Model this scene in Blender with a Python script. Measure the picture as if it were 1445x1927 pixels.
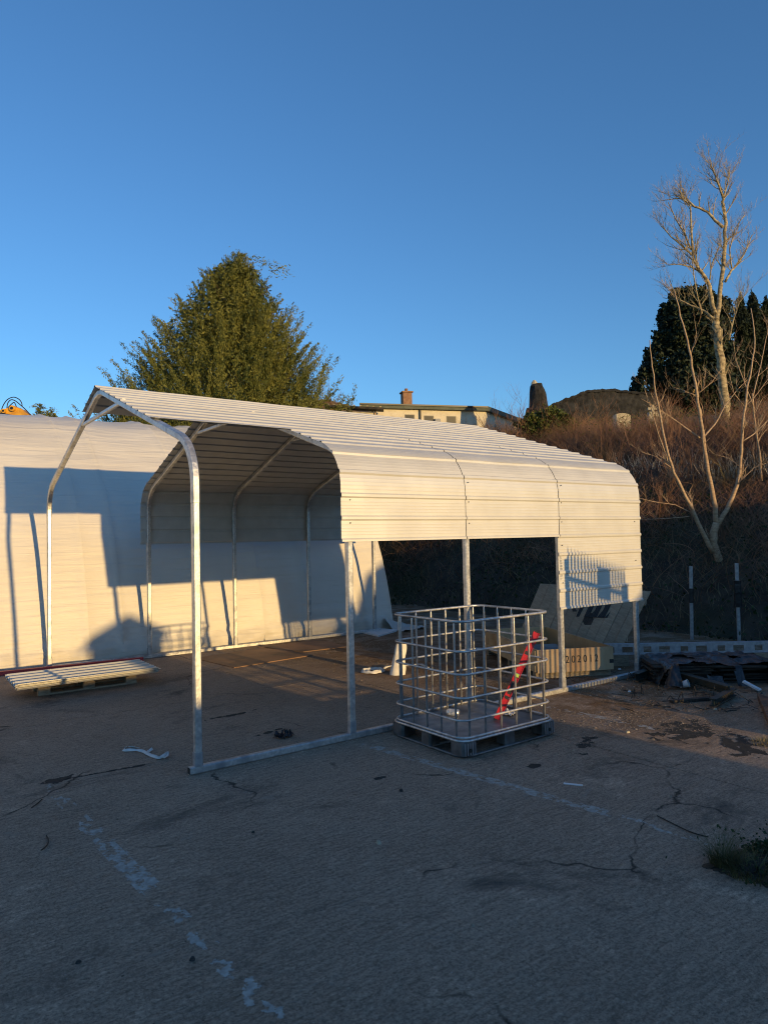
import bpy, bmesh, math, random
import numpy as np
from mathutils import Vector, Matrix, noise
random.seed(7); RNG = np.random.default_rng(11)
R = math.radians
for o in list(bpy.data.objects): bpy.data.objects.remove(o)
scene = bpy.context.scene
COL = scene.collection

# ------------------------------------------------------------------ camera
F_PX, YAW, PITCH, ROLL = 1316.9, 0.6284, 0.0373, -0.0205
CAM = Vector((-2.1352, -5.5851, 1.8797))
_f = Vector((math.sin(YAW)*math.cos(PITCH), math.cos(YAW)*math.cos(PITCH), math.sin(PITCH)))
_r = Vector((math.cos(YAW), -math.sin(YAW), 0)); _u = _r.cross(_f)
_r, _u = _r*math.cos(ROLL)+_u*math.sin(ROLL), _u*math.cos(ROLL)-_r*math.sin(ROLL)
cam = bpy.data.cameras.new('camera'); camo = bpy.data.objects.new('camera', cam); COL.objects.link(camo)
camo.matrix_world = Matrix(((_r.x, _u.x, -_f.x, CAM.x), (_r.y, _u.y, -_f.y, CAM.y), (_r.z, _u.z, -_f.z, CAM.z), (0, 0, 0, 1)))
cam.sensor_fit = 'VERTICAL'; cam.sensor_height = 36; cam.sensor_width = 27
cam.lens = F_PX/1927*36; cam.clip_end = 3000; cam.clip_start = .05
scene.camera = camo
def ray(x, y): return _f+_r*((x-722.5)/F_PX)-_u*((y-963.5)/F_PX)
def at(x, y, depth): return CAM+ray(x, y)*depth
def onz(x, y, z=0.0):
    d = ray(x, y); return CAM+d*((z-CAM.z)/d.z)

# ------------------------------------------------------------------ light
LDIR = Vector((-.066, 1, -.107)).normalized()          # travel direction of the sunlight
SUN_EL = math.asin(-LDIR.z)
world = bpy.data.worlds.new('World'); scene.world = world; world.use_nodes = True
nt = world.node_tree; nt.nodes.clear()
sky = nt.nodes.new('ShaderNodeTexSky'); sky.sky_type = 'NISHITA'; sky.sun_disc = False
sky.sun_elevation = SUN_EL; sky.sun_rotation = math.atan2(-LDIR.x, -LDIR.y)
sky.altitude = 0; sky.air_density = 1.0; sky.dust_density = 0.2; sky.ozone_density = 4.2
bg = nt.nodes.new('ShaderNodeBackground'); bg.inputs[1].default_value = .15
wo = nt.nodes.new('ShaderNodeOutputWorld')
nt.links.new(sky.outputs[0], bg.inputs[0]); nt.links.new(bg.outputs[0], wo.inputs[0])
sl = bpy.data.lights.new('sun', 'SUN'); sl.energy = 2.7; sl.angle = R(.55); sl.color = (1, .67, .27)
so = bpy.data.objects.new('sun', sl); COL.objects.link(so); so.location = (3, -20, 15)
so.rotation_euler = LDIR.to_track_quat('-Z', 'Y').to_euler()
scene.view_settings.view_transform = 'Standard'; scene.view_settings.look = 'None'
scene.view_settings.gamma = 1; scene.view_settings.exposure = 0.85
scene.render.engine = 'CYCLES'; scene.cycles.filter_width = 1.1
scene.cycles.max_bounces = 6; scene.cycles.diffuse_bounces = 3; scene.cycles.glossy_bounces = 3
scene.cycles.transparent_max_bounces = 6

# ------------------------------------------------------------------ helpers
def link(o, parent=None):
    COL.objects.link(o)
    if parent is not None: o.parent = parent
    return o
def tag(o, label=None, cat=None, group=None, kind=None):
    if label: o['label'] = label
    if cat: o['category'] = cat
    if group: o['group'] = group
    if kind: o['kind'] = kind
    return o
def empty(name, loc=(0, 0, 0), rz=0, label=None, cat=None, group=None, parent=None):
    o = bpy.data.objects.new(name, None); o.location = loc; o.rotation_euler = (0, 0, rz); o.empty_display_size = .1
    link(o, parent); return tag(o, label, cat, group)
def frame3(d, up=Vector((0, 0, 1))):
    d = Vector(d).normalized()
    if abs(d.dot(up)) > .98: up = Vector((0, 1, 0))
    a = d.cross(up).normalized(); return d, a, a.cross(d).normalized()
class MB:
    def __init__(s): s.v = []; s.f = []; s.m = []; s.uv = False
    def add(s, vs, fs, mi=0):
        n = len(s.v); s.v += [tuple(v) for v in vs]; s.f += [tuple(i+n for i in f) for f in fs]; s.m += [mi]*len(fs); return s
    def box(s, c, size, M=None, mi=0, taper=1.0):
        hx, hy, hz = [k/2 for k in size]; M = M or Matrix.Identity(3); c = Vector(c)
        vs = []
        for z in (-1, 1):
            t = taper if z > 0 else 1
            for x, y in ((-1, -1), (1, -1), (1, 1), (-1, 1)): vs.append(c+M @ Vector((x*hx*t, y*hy*t, z*hz)))
        return s.add(vs, [(3, 2, 1, 0), (4, 5, 6, 7), (0, 1, 5, 4), (1, 2, 6, 5), (2, 3, 7, 6), (3, 0, 4, 7)], mi)
    def beam(s, a, b, w, h=None, up=Vector((0, 0, 1)), mi=0):
        a, b = Vector(a), Vector(b); d, x, y = frame3(b-a, up); h = h or w
        M = Matrix((x, y, d)).transposed()
        return s.box((a+b)/2, (w, h, (b-a).length), M, mi)
    def tube(s, pts, r, n=8, cap=True, mi=0, sect=None, up=Vector((0, 0, 1))):
        pts = [Vector(p) for p in pts]; rs = r if isinstance(r, (list, tuple)) else [r]*len(pts)
        vs = []; fs = []; pa = None
        sect = sect or [(math.cos(2*math.pi*k/n), math.sin(2*math.pi*k/n)) for k in range(n)]; n = len(sect)
        for i, p in enumerate(pts):
            d = (pts[min(i+1, len(pts)-1)]-pts[max(i-1, 0)])
            if d.length < 1e-7: d = Vector((0, 0, 1))
            d.normalize()
            if pa is None: _, x, y = frame3(d, up)
            else:
                x = (pa-d*pa.dot(d)); x = x.normalized() if x.length > 1e-6 else frame3(d, up)[1]
                y = x.cross(d).normalized()
            pa = x
            for cx, cy in sect: vs.append(p+x*(cx*rs[i])+y*(cy*rs[i]))
        for i in range(len(pts)-1):
            for k in range(n):
                k2 = (k+1) % n; fs.append((i*n+k, i*n+k2, (i+1)*n+k2, (i+1)*n+k))
        if cap: fs.append(tuple(range(n))[::-1]); fs.append(tuple((len(pts)-1)*n+k for k in range(n)))
        return s.add(vs, fs, mi)
    def sq(s, pts, w, up=Vector((1, 0, 0)), mi=0, b=.14):
        q = [(1, 1-b*2), (1-b*2, 1), (-1+b*2, 1), (-1, 1-b*2), (-1, -1+b*2), (-1+b*2, -1), (1-b*2, -1), (1, -1+b*2)]
        return s.tube(pts, w/2, sect=q, up=up, mi=mi)
    def build(s, name, mat, parent=None, smooth=False, label=None, cat=None, group=None, kind=None, loc=None):
        me = bpy.data.meshes.new(name); me.from_pydata(s.v, [], s.f)
        for m in (mat if isinstance(mat, (list, tuple)) else [mat]): me.materials.append(m)
        if any(s.m): me.polygons.foreach_set('material_index', s.m)
        bm = bmesh.new(); bm.from_mesh(me); bmesh.ops.recalc_face_normals(bm, faces=bm.faces); bm.to_mesh(me); bm.free()
        if smooth: me.polygons.foreach_set('use_smooth', [True]*len(me.polygons))
        me.update(); o = bpy.data.objects.new(name, me); link(o, parent)
        if loc is not None: o.location = loc
        return tag(o, label, cat, group, kind)
def fastmesh(name, V, F, mat, parent=None, smooth=False, nper=4, uv=None):
    V = np.asarray(V, np.float32); F = np.asarray(F, np.int32)
    me = bpy.data.meshes.new(name); me.vertices.add(len(V)); me.vertices.foreach_set('co', V.ravel())
    me.loops.add(F.size); me.loops.foreach_set('vertex_index', F.ravel()); me.polygons.add(len(F))
    me.polygons.foreach_set('loop_start', np.arange(0, F.size, nper, dtype=np.int32))
    if smooth: me.polygons.foreach_set('use_smooth', np.ones(len(F), bool))
    me.update(calc_edges=True); me.validate(); me.materials.append(mat)
    o = bpy.data.objects.new(name, me); link(o, parent); return o

# ------------------------------------------------------------------ materials
def NT(m): m.use_nodes = True; return m.node_tree, m.node_tree.nodes['Principled BSDF']
def srgb(h): return tuple(((c/255)/12.92 if c/255 <= .04045 else ((c/255+.055)/1.055)**2.4) for c in h)
def mat(name, c1, c2=None, scale=6, rough=.7, metal=0, bump=0, bscale=40, detail=6, lo=.35, hi=.65, spec=None, stretch=None, c3=None, s3=1.2, r2=None, bdist=.01, coord='Object', rnd=0):
    m = bpy.data.materials.new(name); t, p = NT(m); N = t.nodes; L = t.links
    p.inputs['Base Color'].default_value = (*c1, 1); p.inputs['Roughness'].default_value = rough; p.inputs['Metallic'].default_value = metal
    if spec is not None: p.inputs['Specular IOR Level'].default_value = spec
    tc = N.new('ShaderNodeTexCoord'); mp = N.new('ShaderNodeMapping'); L.new(tc.outputs[coord], mp.inputs[0])
    if stretch: mp.inputs['Scale'].default_value = stretch
    if c2:
        nz = N.new('ShaderNodeTexNoise'); nz.inputs['Scale'].default_value = scale; nz.inputs['Detail'].default_value = detail
        L.new(mp.outputs[0], nz.inputs[0]); cr = N.new('ShaderNodeValToRGB'); L.new(nz.outputs[0], cr.inputs[0])
        cr.color_ramp.elements[0].position = lo; cr.color_ramp.elements[1].position = hi
        cr.color_ramp.elements[0].color = (*c1, 1); cr.color_ramp.elements[1].color = (*c2, 1)
        out = cr.outputs[0]
        if c3:
            n3 = N.new('ShaderNodeTexNoise'); n3.inputs['Scale'].default_value = s3; n3.inputs['Detail'].default_value = 5; L.new(mp.outputs[0], n3.inputs[0])
            q = N.new('ShaderNodeValToRGB'); q.color_ramp.elements[0].position = .48; q.color_ramp.elements[1].position = .68; L.new(n3.outputs[0], q.inputs[0])
            mx = N.new('ShaderNodeMix'); mx.data_type = 'RGBA'; L.new(q.outputs[0], mx.inputs[0]); L.new(out, mx.inputs[6]); mx.inputs[7].default_value = (*c3, 1); out = mx.outputs[2]
        if rnd:
            oi = N.new('ShaderNodeObjectInfo'); hs = N.new('ShaderNodeHueSaturation'); mr = N.new('ShaderNodeMapRange')
            mr.inputs[3].default_value = 1-rnd; mr.inputs[4].default_value = 1+rnd; L.new(oi.outputs['Random'], mr.inputs[0]); L.new(mr.outputs[0], hs.inputs['Value']); L.new(out, hs.inputs['Color']); out = hs.outputs[0]
        L.new(out, p.inputs['Base Color'])
        if r2 is not None:
            mr = N.new('ShaderNodeMapRange'); mr.inputs[1].default_value = .3; mr.inputs[2].default_value = .7; mr.inputs[3].default_value = rough; mr.inputs[4].default_value = r2
            L.new(nz.outputs[0], mr.inputs[0]); L.new(mr.outputs[0], p.inputs['Roughness'])
    if bump:
        nb = N.new('ShaderNodeTexNoise'); nb.inputs['Scale'].default_value = bscale; nb.inputs['Detail'].default_value = 5; L.new(mp.outputs[0], nb.inputs[0])
        b = N.new('ShaderNodeBump'); b.inputs['Strength'].default_value = bump; b.inputs['Distance'].default_value = bdist; L.new(nb.outputs[0], b.inputs['Height']); L.new(b.outputs[0], p.inputs['Normal'])
    return m
def leafmat(name, ca, cb, scale=.6, rough=.65, trans=.0, fine=9):
    m = bpy.data.materials.new(name); t, p = NT(m); N = t.nodes; L = t.links
    tc = N.new('ShaderNodeTexCoord'); n1 = N.new('ShaderNodeTexNoise'); n1.inputs['Scale'].default_value = scale; n1.inputs['Detail'].default_value = 2
    n2 = N.new('ShaderNodeTexNoise'); n2.inputs['Scale'].default_value = fine; n2.inputs['Detail'].default_value = 2
    L.new(tc.outputs['Object'], n1.inputs[0]); L.new(tc.outputs['Object'], n2.inputs[0])
    ad = N.new('ShaderNodeMath'); ad.operation = 'MULTIPLY_ADD'; ad.inputs[1].default_value = .5; L.new(n1.outputs[0], ad.inputs[0])
    h = N.new('ShaderNodeMath'); h.operation = 'MULTIPLY'; h.inputs[1].default_value = .5; L.new(n2.outputs[0], h.inputs[0]); L.new(h.outputs[0], ad.inputs[2])
    cr = N.new('ShaderNodeValToRGB'); cr.color_ramp.elements[0].position = .36; cr.color_ramp.elements[1].position = .64
    cr.color_ramp.elements[0].color = (*ca, 1); cr.color_ramp.elements[1].color = (*cb, 1); L.new(ad.outputs[0], cr.inputs[0])
    L.new(cr.outputs[0], p.inputs['Base Color']); p.inputs['Roughness'].default_value = rough; p.inputs['Specular IOR Level'].default_value = .25
    return m

M = {}
M['galv'] = mat('galvanised_steel', (.48, .48, .47), (.68, .67, .65), scale=35, rough=.38, r2=.5, metal=.75, bump=.15, bscale=60, c3=(.33, .34, .36), s3=8)
M['galv_dull'] = mat('dull_zinc', (.30, .31, .33), (.46, .46, .47), scale=20, rough=.45, r2=.6, metal=.6, bump=.15, bscale=50)
M['sheet'] = mat('cream_sheet_paint', (.62, .60, .545), (.68, .66, .60), scale=3, rough=.42, metal=.30, bump=.08, bscale=5, spec=.5, rnd=.03)
M['sheet_in'] = mat('grey_sheet_primer', (.46, .45, .42), (.52, .51, .48), scale=5, rough=.42, spec=.4)
M['bolt'] = mat('screw_head', (.25, .25, .25), rough=.4, metal=.8)

# ---- tunnel film
def m_film():
    m = bpy.data.materials.new('white_tunnel_film'); t, p = NT(m); N = t.nodes; L = t.links
    tc = N.new('ShaderNodeTexCoord'); mp = N.new('ShaderNodeMapping'); mp.inputs['Scale'].default_value = (.35, 1, 5); L.new(tc.outputs['Object'], mp.inputs[0])
    n = N.new('ShaderNodeTexNoise'); n.inputs['Scale'].default_value = 2.2; n.inputs['Detail'].default_value = 5; n.inputs['Distortion'].default_value = .4; L.new(mp.outputs[0], n.inputs[0])
    b = N.new('ShaderNodeBump'); b.inputs['Strength'].default_value = .9; b.inputs['Distance'].default_value = .03; L.new(n.outputs[0], b.inputs['Height']); L.new(b.outputs[0], p.inputs['Normal'])
    n2 = N.new('ShaderNodeTexNoise'); n2.inputs['Scale'].default_value = .9; n2.inputs['Detail'].default_value = 6; L.new(tc.outputs['Object'], n2.inputs[0])
    cr = N.new('ShaderNodeValToRGB'); cr.color_ramp.elements[0].position = .3; cr.color_ramp.elements[1].position = .7
    cr.color_ramp.elements[0].color = (.59, .555, .50, 1); cr.color_ramp.elements[1].color = (.67, .635, .575, 1); L.new(n2.outputs[0], cr.inputs[0])
    # grime near the hem
    sx = N.new('ShaderNodeSeparateXYZ'); L.new(tc.outputs['Object'], sx.inputs[0])
    n4 = N.new('ShaderNodeTexNoise'); n4.inputs['Scale'].default_value = 5; n4.inputs['Detail'].default_value = 6; L.new(tc.outputs['Object'], n4.inputs[0])
    ma = N.new('ShaderNodeMath'); ma.operation = 'MULTIPLY_ADD'; ma.inputs[1].default_value = -.5; L.new(n4.outputs[0], ma.inputs[0]); L.new(sx.outputs[2], ma.inputs[2])
    mr = N.new('ShaderNodeMapRange'); mr.inputs[1].default_value = -.25; mr.inputs[2].default_value = .1; mr.inputs[3].default_value = .45; mr.inputs[4].default_value = 0; L.new(ma.outputs[0], mr.inputs[0])
    mx = N.new('ShaderNodeMix'); mx.data_type = 'RGBA'; L.new(mr.outputs[0], mx.inputs[0]); L.new(cr.outputs[0], mx.inputs[6]); mx.inputs[7].default_value = (.30, .27, .22, 1)
    L.new(mx.outputs[2], p.inputs['Base Color']); p.inputs['Roughness'].default_value = .5; p.inputs['Specular IOR Level'].default_value = .3
    return m
M['film'] = m_film()

# ---- concrete
def m_concrete():
    m = bpy.data.materials.new('worn_concrete'); t, p = NT(m); N = t.nodes; L = t.links
    tc = N.new('ShaderNodeTexCoord'); g = N.new('ShaderNodeNewGeometry'); P = g.outputs['Position']
    def nz(scale, detail=8, rough=.6, sc=None, rot=0, dist=0):
        mp = N.new('ShaderNodeMapping'); L.new(P, mp.inputs[0])
        if sc: mp.inputs['Scale'].default_value = sc
        mp.inputs['Rotation'].default_value = (0, 0, rot)
        n = N.new('ShaderNodeTexNoise'); n.inputs['Scale'].default_value = scale; n.inputs['Detail'].default_value = detail; n.inputs['Roughness'].default_value = rough; n.inputs['Distortion'].default_value = dist
        L.new(mp.outputs[0], n.inputs[0]); return n.outputs[0]
    def ramp(src, a, b, ca=(0, 0, 0), cb=(1, 1, 1)):
        c = N.new('ShaderNodeValToRGB'); c.color_ramp.elements[0].position = a; c.color_ramp.elements[1].position = b
        c.color_ramp.elements[0].color = (*ca, 1); c.color_ramp.elements[1].color = (*cb, 1); L.new(src, c.inputs[0]); return c.outputs[0]
    def mix(f, a, b, mode='MIX'):
        x = N.new('ShaderNodeMix'); x.data_type = 'RGBA'; x.blend_type = mode
        if isinstance(f, float): x.inputs[0].default_value = f
        else: L.new(f, x.inputs[0])
        for i, q in ((6, a), (7, b)):
            if isinstance(q, tuple): x.inputs[i].default_value = (*q, 1)
            else: L.new(q, x.inputs[i])
        return x.outputs[2]
    base = ramp(nz(.7, 6), .3, .7, (.270, .195, .138), (.350, .258, .185))
    gro = nz(38, 5, .7, (.22, 1, 1), R(-5), .5)
    fine = nz(46, 10, .95)
    def gain(src, a, b, lo, hi):
        r_ = N.new('ShaderNodeMapRange'); r_.inputs[1].default_value = a; r_.inputs[2].default_value = b; r_.inputs[3].default_value = lo; r_.inputs[4].default_value = hi; L.new(src, r_.inputs[0]); return r_.outputs[0]
    def mul(col, f):
        v = N.new('ShaderNodeVectorMath'); v.operation = 'SCALE'; L.new(col, v.inputs[0]); L.new(f, v.inputs['Scale']); return v.outputs[0]
    base = mul(base, gain(gro, .36, .64, .78, 1.22))
    base = mul(base, gain(fine, .40, .60, .35, 1.75))
    vo = N.new('ShaderNodeTexVoronoi'); vo.inputs['Scale'].default_value = 38; L.new(P, vo.inputs['Vector'])
    base = mix(ramp(vo.outputs['Distance'], .10, .17, (1, 1, 1), (0, 0, 0)), base, (.42, .38, .32)) if False else base
    # sparse pale stone chips and dark pits
    chip = nz(85, 2, .5); base = mix(ramp(chip, .70, .74), base, (.44, .40, .34)); base = mix(ramp(nz(60, 2, .5, None, 1.1), .70, .76), base, (.04, .036, .03))
    base = mix(ramp(nz(1.7, 9, .75, None, 0, .6), .58, .72), base, mul(base, gain(fine, .3, .7, 1.35, 1.75)))
    base = mix(ramp(nz(1.0, 9, .75, (.6, 1, 1), .4, .8), .54, .70), base, (.075, .066, .055))
    base = mix(ramp(nz(5, 9, .8, (.35, 1, 1), .1, 1.2), .60, .70), base, (.30, .27, .225))
    # hairline cracks
    dn = N.new('ShaderNodeTexNoise'); dn.inputs['Scale'].default_value = 2.2; dn.inputs['Detail'].default_value = 6; L.new(P, dn.inputs[0])
    va = N.new('ShaderNodeVectorMath'); va.operation = 'MULTIPLY_ADD'; va.inputs[1].default_value = (.5, .5, 0); L.new(dn.outputs[1], va.inputs[0]); L.new(P, va.inputs[2])
    v2 = N.new('ShaderNodeTexVoronoi'); v2.feature = 'DISTANCE_TO_EDGE'; v2.inputs['Scale'].default_value = .55; L.new(va.outputs[0], v2.inputs['Vector'])
    ck = N.new('ShaderNodeMath'); ck.operation = 'MULTIPLY'; L.new(ramp(v2.outputs['Distance'], .002, .006, (1, 1, 1), (0, 0, 0)), ck.inputs[0]); L.new(ramp(nz(.9, 3), .52, .60), ck.inputs[1])
    base = mix(ck.outputs[0], base, (.03, .026, .02))
    # brown grit swept under the shelter and towards the debris
    sx = N.new('ShaderNodeSeparateXYZ'); L.new(P, sx.inputs[0])
    w = N.new('ShaderNodeMapRange'); w.inputs[1].default_value = 2.6; w.inputs[2].default_value = 4.2; L.new(sx.outputs[0], w.inputs[0])
    w2 = N.new('ShaderNodeMapRange'); w2.inputs[1].default_value = -2.6; w2.inputs[2].default_value = -.6; L.new(sx.outputs[1], w2.inputs[0])
    ww = N.new('ShaderNodeMath'); ww.operation = 'MULTIPLY'; L.new(w.outputs[0], ww.inputs[0]); L.new(w2.outputs[0], ww.inputs[1])
    gn = nz(2.3, 9, .7, None, 0, .5); gm = N.new('ShaderNodeMath'); gm.operation = 'MULTIPLY'; L.new(ramp(gn, .36, .55), gm.inputs[0]); L.new(ww.outputs[0], gm.inputs[1])
    base = mix(gm.outputs[0], base, ramp(nz(60, 4, .7), .35, .68, (0.052, 0.029, 0.014), (0.317, 0.182, 0.086)))
    L.new(base, p.inputs['Base Color']); p.inputs['Roughness'].default_value = .86; p.inputs['Specular IOR Level'].default_value = .25
    hh = N.new('ShaderNodeMath'); hh.operation = 'ADD'; L.new(gro, hh.inputs[0])
    h2 = N.new('ShaderNodeMath'); h2.operation = 'MULTIPLY'; h2.inputs[1].default_value = .5; L.new(fine, h2.inputs[0]); L.new(h2.outputs[0], hh.inputs[1])
    b = N.new('ShaderNodeBump'); b.inputs['Strength'].default_value = .9; b.inputs['Distance'].default_value = .012; L.new(hh.outputs[0], b.inputs['Height']); L.new(b.outputs[0], p.inputs['Normal'])
    return m
M['concrete'] = m_concrete()
M['joint'] = mat('joint_dirt', (.022, .02, .017), (.05, .045, .035), scale=14, rough=.95, bump=.5, bscale=50)
M['soil'] = mat('bank_soil', (.030, .022, .014), (.075, .055, .035), scale=3, rough=.95, bump=.8, bscale=12, bdist=.05, c3=(.035, .04, .015), s3=.5)
M['paint'] = mat('worn_white_paint', (.30, .27, .23), (.46, .425, .37), scale=30, rough=.85, bump=.4, bscale=80)
M['stain'] = mat('dark_soil_stain', (.018, .016, .013), (.045, .038, .028), scale=18, rough=.95, bump=.6, bscale=50)

# ------------------------------------------------------------------ terrain
def sm(a, b, x):
    t = np.clip((x-a)/(b-a), 0, 1); return t*t*(3-2*t)
def crest(y): return 4.28+.09*np.clip(y-2.9, -6, 14)
def terrain(x, y):
    foot = 9.9+.25*np.sin(y*.7)+.02*(y-3)**1
    ramp = np.clip((x-foot)/(16.0-foot), 0, None)
    z = np.where(ramp < 1, crest(y)*np.power(np.clip(ramp, 0, 1), .8), crest(y)+np.clip(x-16, 0, 8)*.20+np.clip(x-24, 0, None)*.03)
    z = np.minimum(z, 8)
    side = sm(-11, -5, y)
    return z*side-.03
def make_ground():
    xs = np.concatenate([[-400, -150, -60, -30], np.arange(-20, 9, 2.5), np.arange(9, 18, .3), np.arange(18, 50, 2), [60, 90, 150, 400]])
    ys = np.concatenate([[-400, -150, -60], np.arange(-30, -12, 3), np.arange(-12, 22, .4), np.arange(22, 70, 3), [90, 150, 400]])
    X, Y = np.meshgrid(xs, ys, indexing='ij'); Z = terrain(X, Y)
    on = (X > 9.5) & (X < 18) & (Y > -12) & (Y < 22)
    Z = Z+on*RNG.normal(0, .06, Z.shape)*(Z > .1)
    V = np.stack([X, Y, Z], -1).reshape(-1, 3); ny = len(ys)
    I = np.arange(len(xs)*ny).reshape(len(xs), ny)
    F = np.stack([I[:-1, :-1], I[1:, :-1], I[1:, 1:], I[:-1, 1:]], -1).reshape(-1, 4)
    o = fastmesh('ground', V, F, M['soil'], smooth=True); o['kind'] = 'structure'; return o
make_ground()

# concrete yard: bed + slabs with open joints
yard = MB().box((-5, -2.0, -.014), (30.6, 24.6, .012)).build('concrete_yard', M['joint']); yard['kind'] = 'structure'
WEED = [(1.55, -3.33), (1.72, -3.20), (2.35, -3.55), (4.5, -5.6), (4.5, -7.2), (1.72, -3.98), (1.62, -3.62)]
def slab(x0, x1, y0, y1):
    b = MB(); b.box(((x0+x1)/2, (y0+y1)/2, -.004), (x1-x0-.014, y1-y0-.014, .008)); return b.build('slab', M['concrete'], yard)
Ysl = [-14.2, -7.9, 2.56, 7.1, 10.2]
for j in range(len(Ysl)-1):
    xs = [-20.2, -11.5, -5.6, 3.02, 10.2] if Ysl[j] < 2 else [-20.2, -11.7, -7.15, -2.6, 1.95, 6.5, 10.2]
    for a, b2 in zip(xs[:-1], xs[1:]): slab(a, b2, Ysl[j], Ysl[j+1])

# ------------------------------------------------------------------ carport
PITCHS = .2222; SLOPE = math.atan(.333); RB = .46
ZC = 2.69                                             # corner of the centre lines
TL = RB*math.tan((math.pi/2-SLOPE)/2)                  # tangent length
def frame_path(off, s):
    """outer sheet path of the near side: s=0 at z=1.86, returns (y,z,ny,nz) offset outwards by off"""
    zb = ZC-TL; l1 = zb-1.86; la = RB*(math.pi/2-SLOPE)
    if s <= l1: return (-off, 1.86+s, -1, 0)
    if s <= l1+la:
        a = (s-l1)/RB; cy, cz = RB, zb
        n = (-math.cos(a), math.sin(a)); return (cy+n[0]*(RB+off), cz+n[1]*(RB+off), *n)
    d = s-l1-la; n = (-math.sin(SLOPE), math.cos(SLOPE)); y0 = RB+n[0]*RB; z0 = zb+n[1]*RB
    return (y0+math.cos(SLOPE)*d+n[0]*off, z0+math.sin(SLOPE)*d+n[1]*off, *n)
_y0 = frame_path(0, ZC-TL-1.86+RB*(math.pi/2-SLOPE))
S_RIDGE = ZC-TL-1.86+RB*(math.pi/2-SLOPE)+(3-_y0[0])/math.cos(SLOPE)
PITCHS = S_RIDGE/18
ZR = frame_path(0, S_RIDGE)[1]
carport = empty('carport', (0, 0, 0), 0, 'half-built steel carport with cream corrugated sheets on galvanised hoops', 'carport')
def bowpts(y_a, y_b):  # centreline points of the whole bow from near leg to far leg, filtered by s range
    pass
SS = [ZC-TL-1.86+RB*(math.pi/2-SLOPE)*k/10 for k in range(11)]
def make_frame(x):
    fr = empty('hoop', (x, 0, 0), 0, parent=carport)
    for side in (0, 1):
        fy = (lambda y: y) if side == 0 else (lambda y: 6-y)
        MB().sq([(0, fy(0), .055), (0, fy(0), 2.20)], .060).build('leg', M['galv'], fr)
        MB().sq([(0, fy(0), .058), (0, fy(0), .17)], .068).build('foot_socket', M['galv_dull'], fr)
        pts = [(0, fy(0), 2.203)]+[(0, fy(frame_path(0, s)[0]), frame_path(0, s)[1]) for s in SS]
        e = frame_path(0, 1.72); pts.append((0, fy(e[0]), e[1]))
        MB().sq(pts, .063).build('eave_bend', M['galv'], fr)
    a = frame_path(0, 1.724); pk = S_RIDGE-.14
    pts = [(0, a[0], a[1])]+[(0, frame_path(0, pk)[0], frame_path(0, pk)[1])]
    for k in (-1, 0, 1): pts.append((0, 3+k*.045, ZR-.028-.010*abs(k)))
    b = frame_path(0, pk); pts += [(0, 6-b[0], b[1]), (0, 6-a[0], a[1])]
    MB().sq(pts, .060).build('ridge_bow', M['galv'], fr)
    zt = 3.40
    MB().sq([(.0, 2.02, zt), (.0, 3.98, zt)], .040, up=Vector((0, 0, 1))).build('collar_tie', M['galv'], fr)
    return fr
fr0 = make_frame(0)
for k in range(1, 5):
    c = fr0.copy(); COL.objects.link(c); c.location.x = 1.5*k
    for ch in list(fr0.children):
        d = ch.copy(); COL.objects.link(d); d.parent = c
for y in (0, 6):
    segs = [(-.075, 2.96), (2.965, 6.12)]
    for a, b2 in segs:
        q = MB(); q.sq([(a, y, .031), (b2, y, .031)], .060, up=Vector((0, 0, 1)))
        q.build('base_rail', M['galv'], carport)
    MB().box((-.0762, y, .031), (.002, .048, .048)).build('rail_end_shade', M['joint'], carport)  # dark plate painted as the shade inside the hollow rail end

def sheet_profile(k0, k1):
    pts = []; P = PITCHS
    for k in range(k0, k1+1):
        s = k*P
        if k > k0: pts += [(s-.026, 0)]
        if k > k0: pts += [(s-.012, .0145)]
        else: pts += [(s-.006, .0145)]
        if k < k1: pts += [(s+.012, .0145), (s+.026, 0)]
        else: pts += [(s+.008, .0145), (s+.012, .006)]
        if k < k1:
            for fr in (.28, .43, .57, .72): pts += [(s+fr*P-.007, 0), (s+fr*P, .0011), (s+fr*P+.007, 0)]
            # extra points on the bend
    pts.sort(); return pts
def make_sheet(x0, x1, k0, k1, far, lift, wob=0):
    prof = sheet_profile(k0, k1); n = len(prof); vs = []; fs = []; mi = []
    nx = max(2, int((x1-x0)/.25)+1)
    th = .0018
    for layer in (0, 1):
        for i in range(nx):
            x = x0+(x1-x0)*i/(nx-1)
            for s, h in prof:
                ss = min(s, S_RIDGE+.02)
                y, z, ny, nz_ = frame_path(.0325+lift, ss)
                d = h+layer*-th+wob*.004*math.sin(x*4.1+s*2.3)+.0015*math.sin(x*7+s*5)
                if s > S_RIDGE-.001: d -= 0.0
                y += ny*d; z += nz_*d
                vs.append((x, 6-y if far else y, z))
    N0 = nx*n
    for layer in (0, 1):
        for i in range(nx-1):
            for j in range(n-1):
                a = layer*N0+i*n+j; fs.append((a, a+1, a+n+1, a+n)); mi.append(layer)
    for i in range(nx-1):
        for j in (0, n-1): a = i*n+j; fs.append((a, a+n, a+n+N0, a+N0)); mi.append(0)
    for j in range(n-1):
        for i in (0, nx-1): a = i*n+j; fs.append((a, a+1, a+1+N0, a+N0)); mi.append(1)
    me = bpy.data.meshes.new('roof_sheet'); me.from_pydata(vs, [], fs)
    me.materials.append(M['sheet']); me.materials.append(M['sheet_in']); me.polygons.foreach_set('material_index', mi)
    bm = bmesh.new(); bm.from_mesh(me); bmesh.ops.recalc_face_normals(bm, faces=bm.faces); bm.to_mesh(me); bm.free()
    o = bpy.data.objects.new('wall_sheet' if k1 <= 4 else 'roof_sheet', me); link(o, carport); return o
cols = [(1.40, 2.976), (2.951, 4.476), (4.451, 6.10)]
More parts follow.
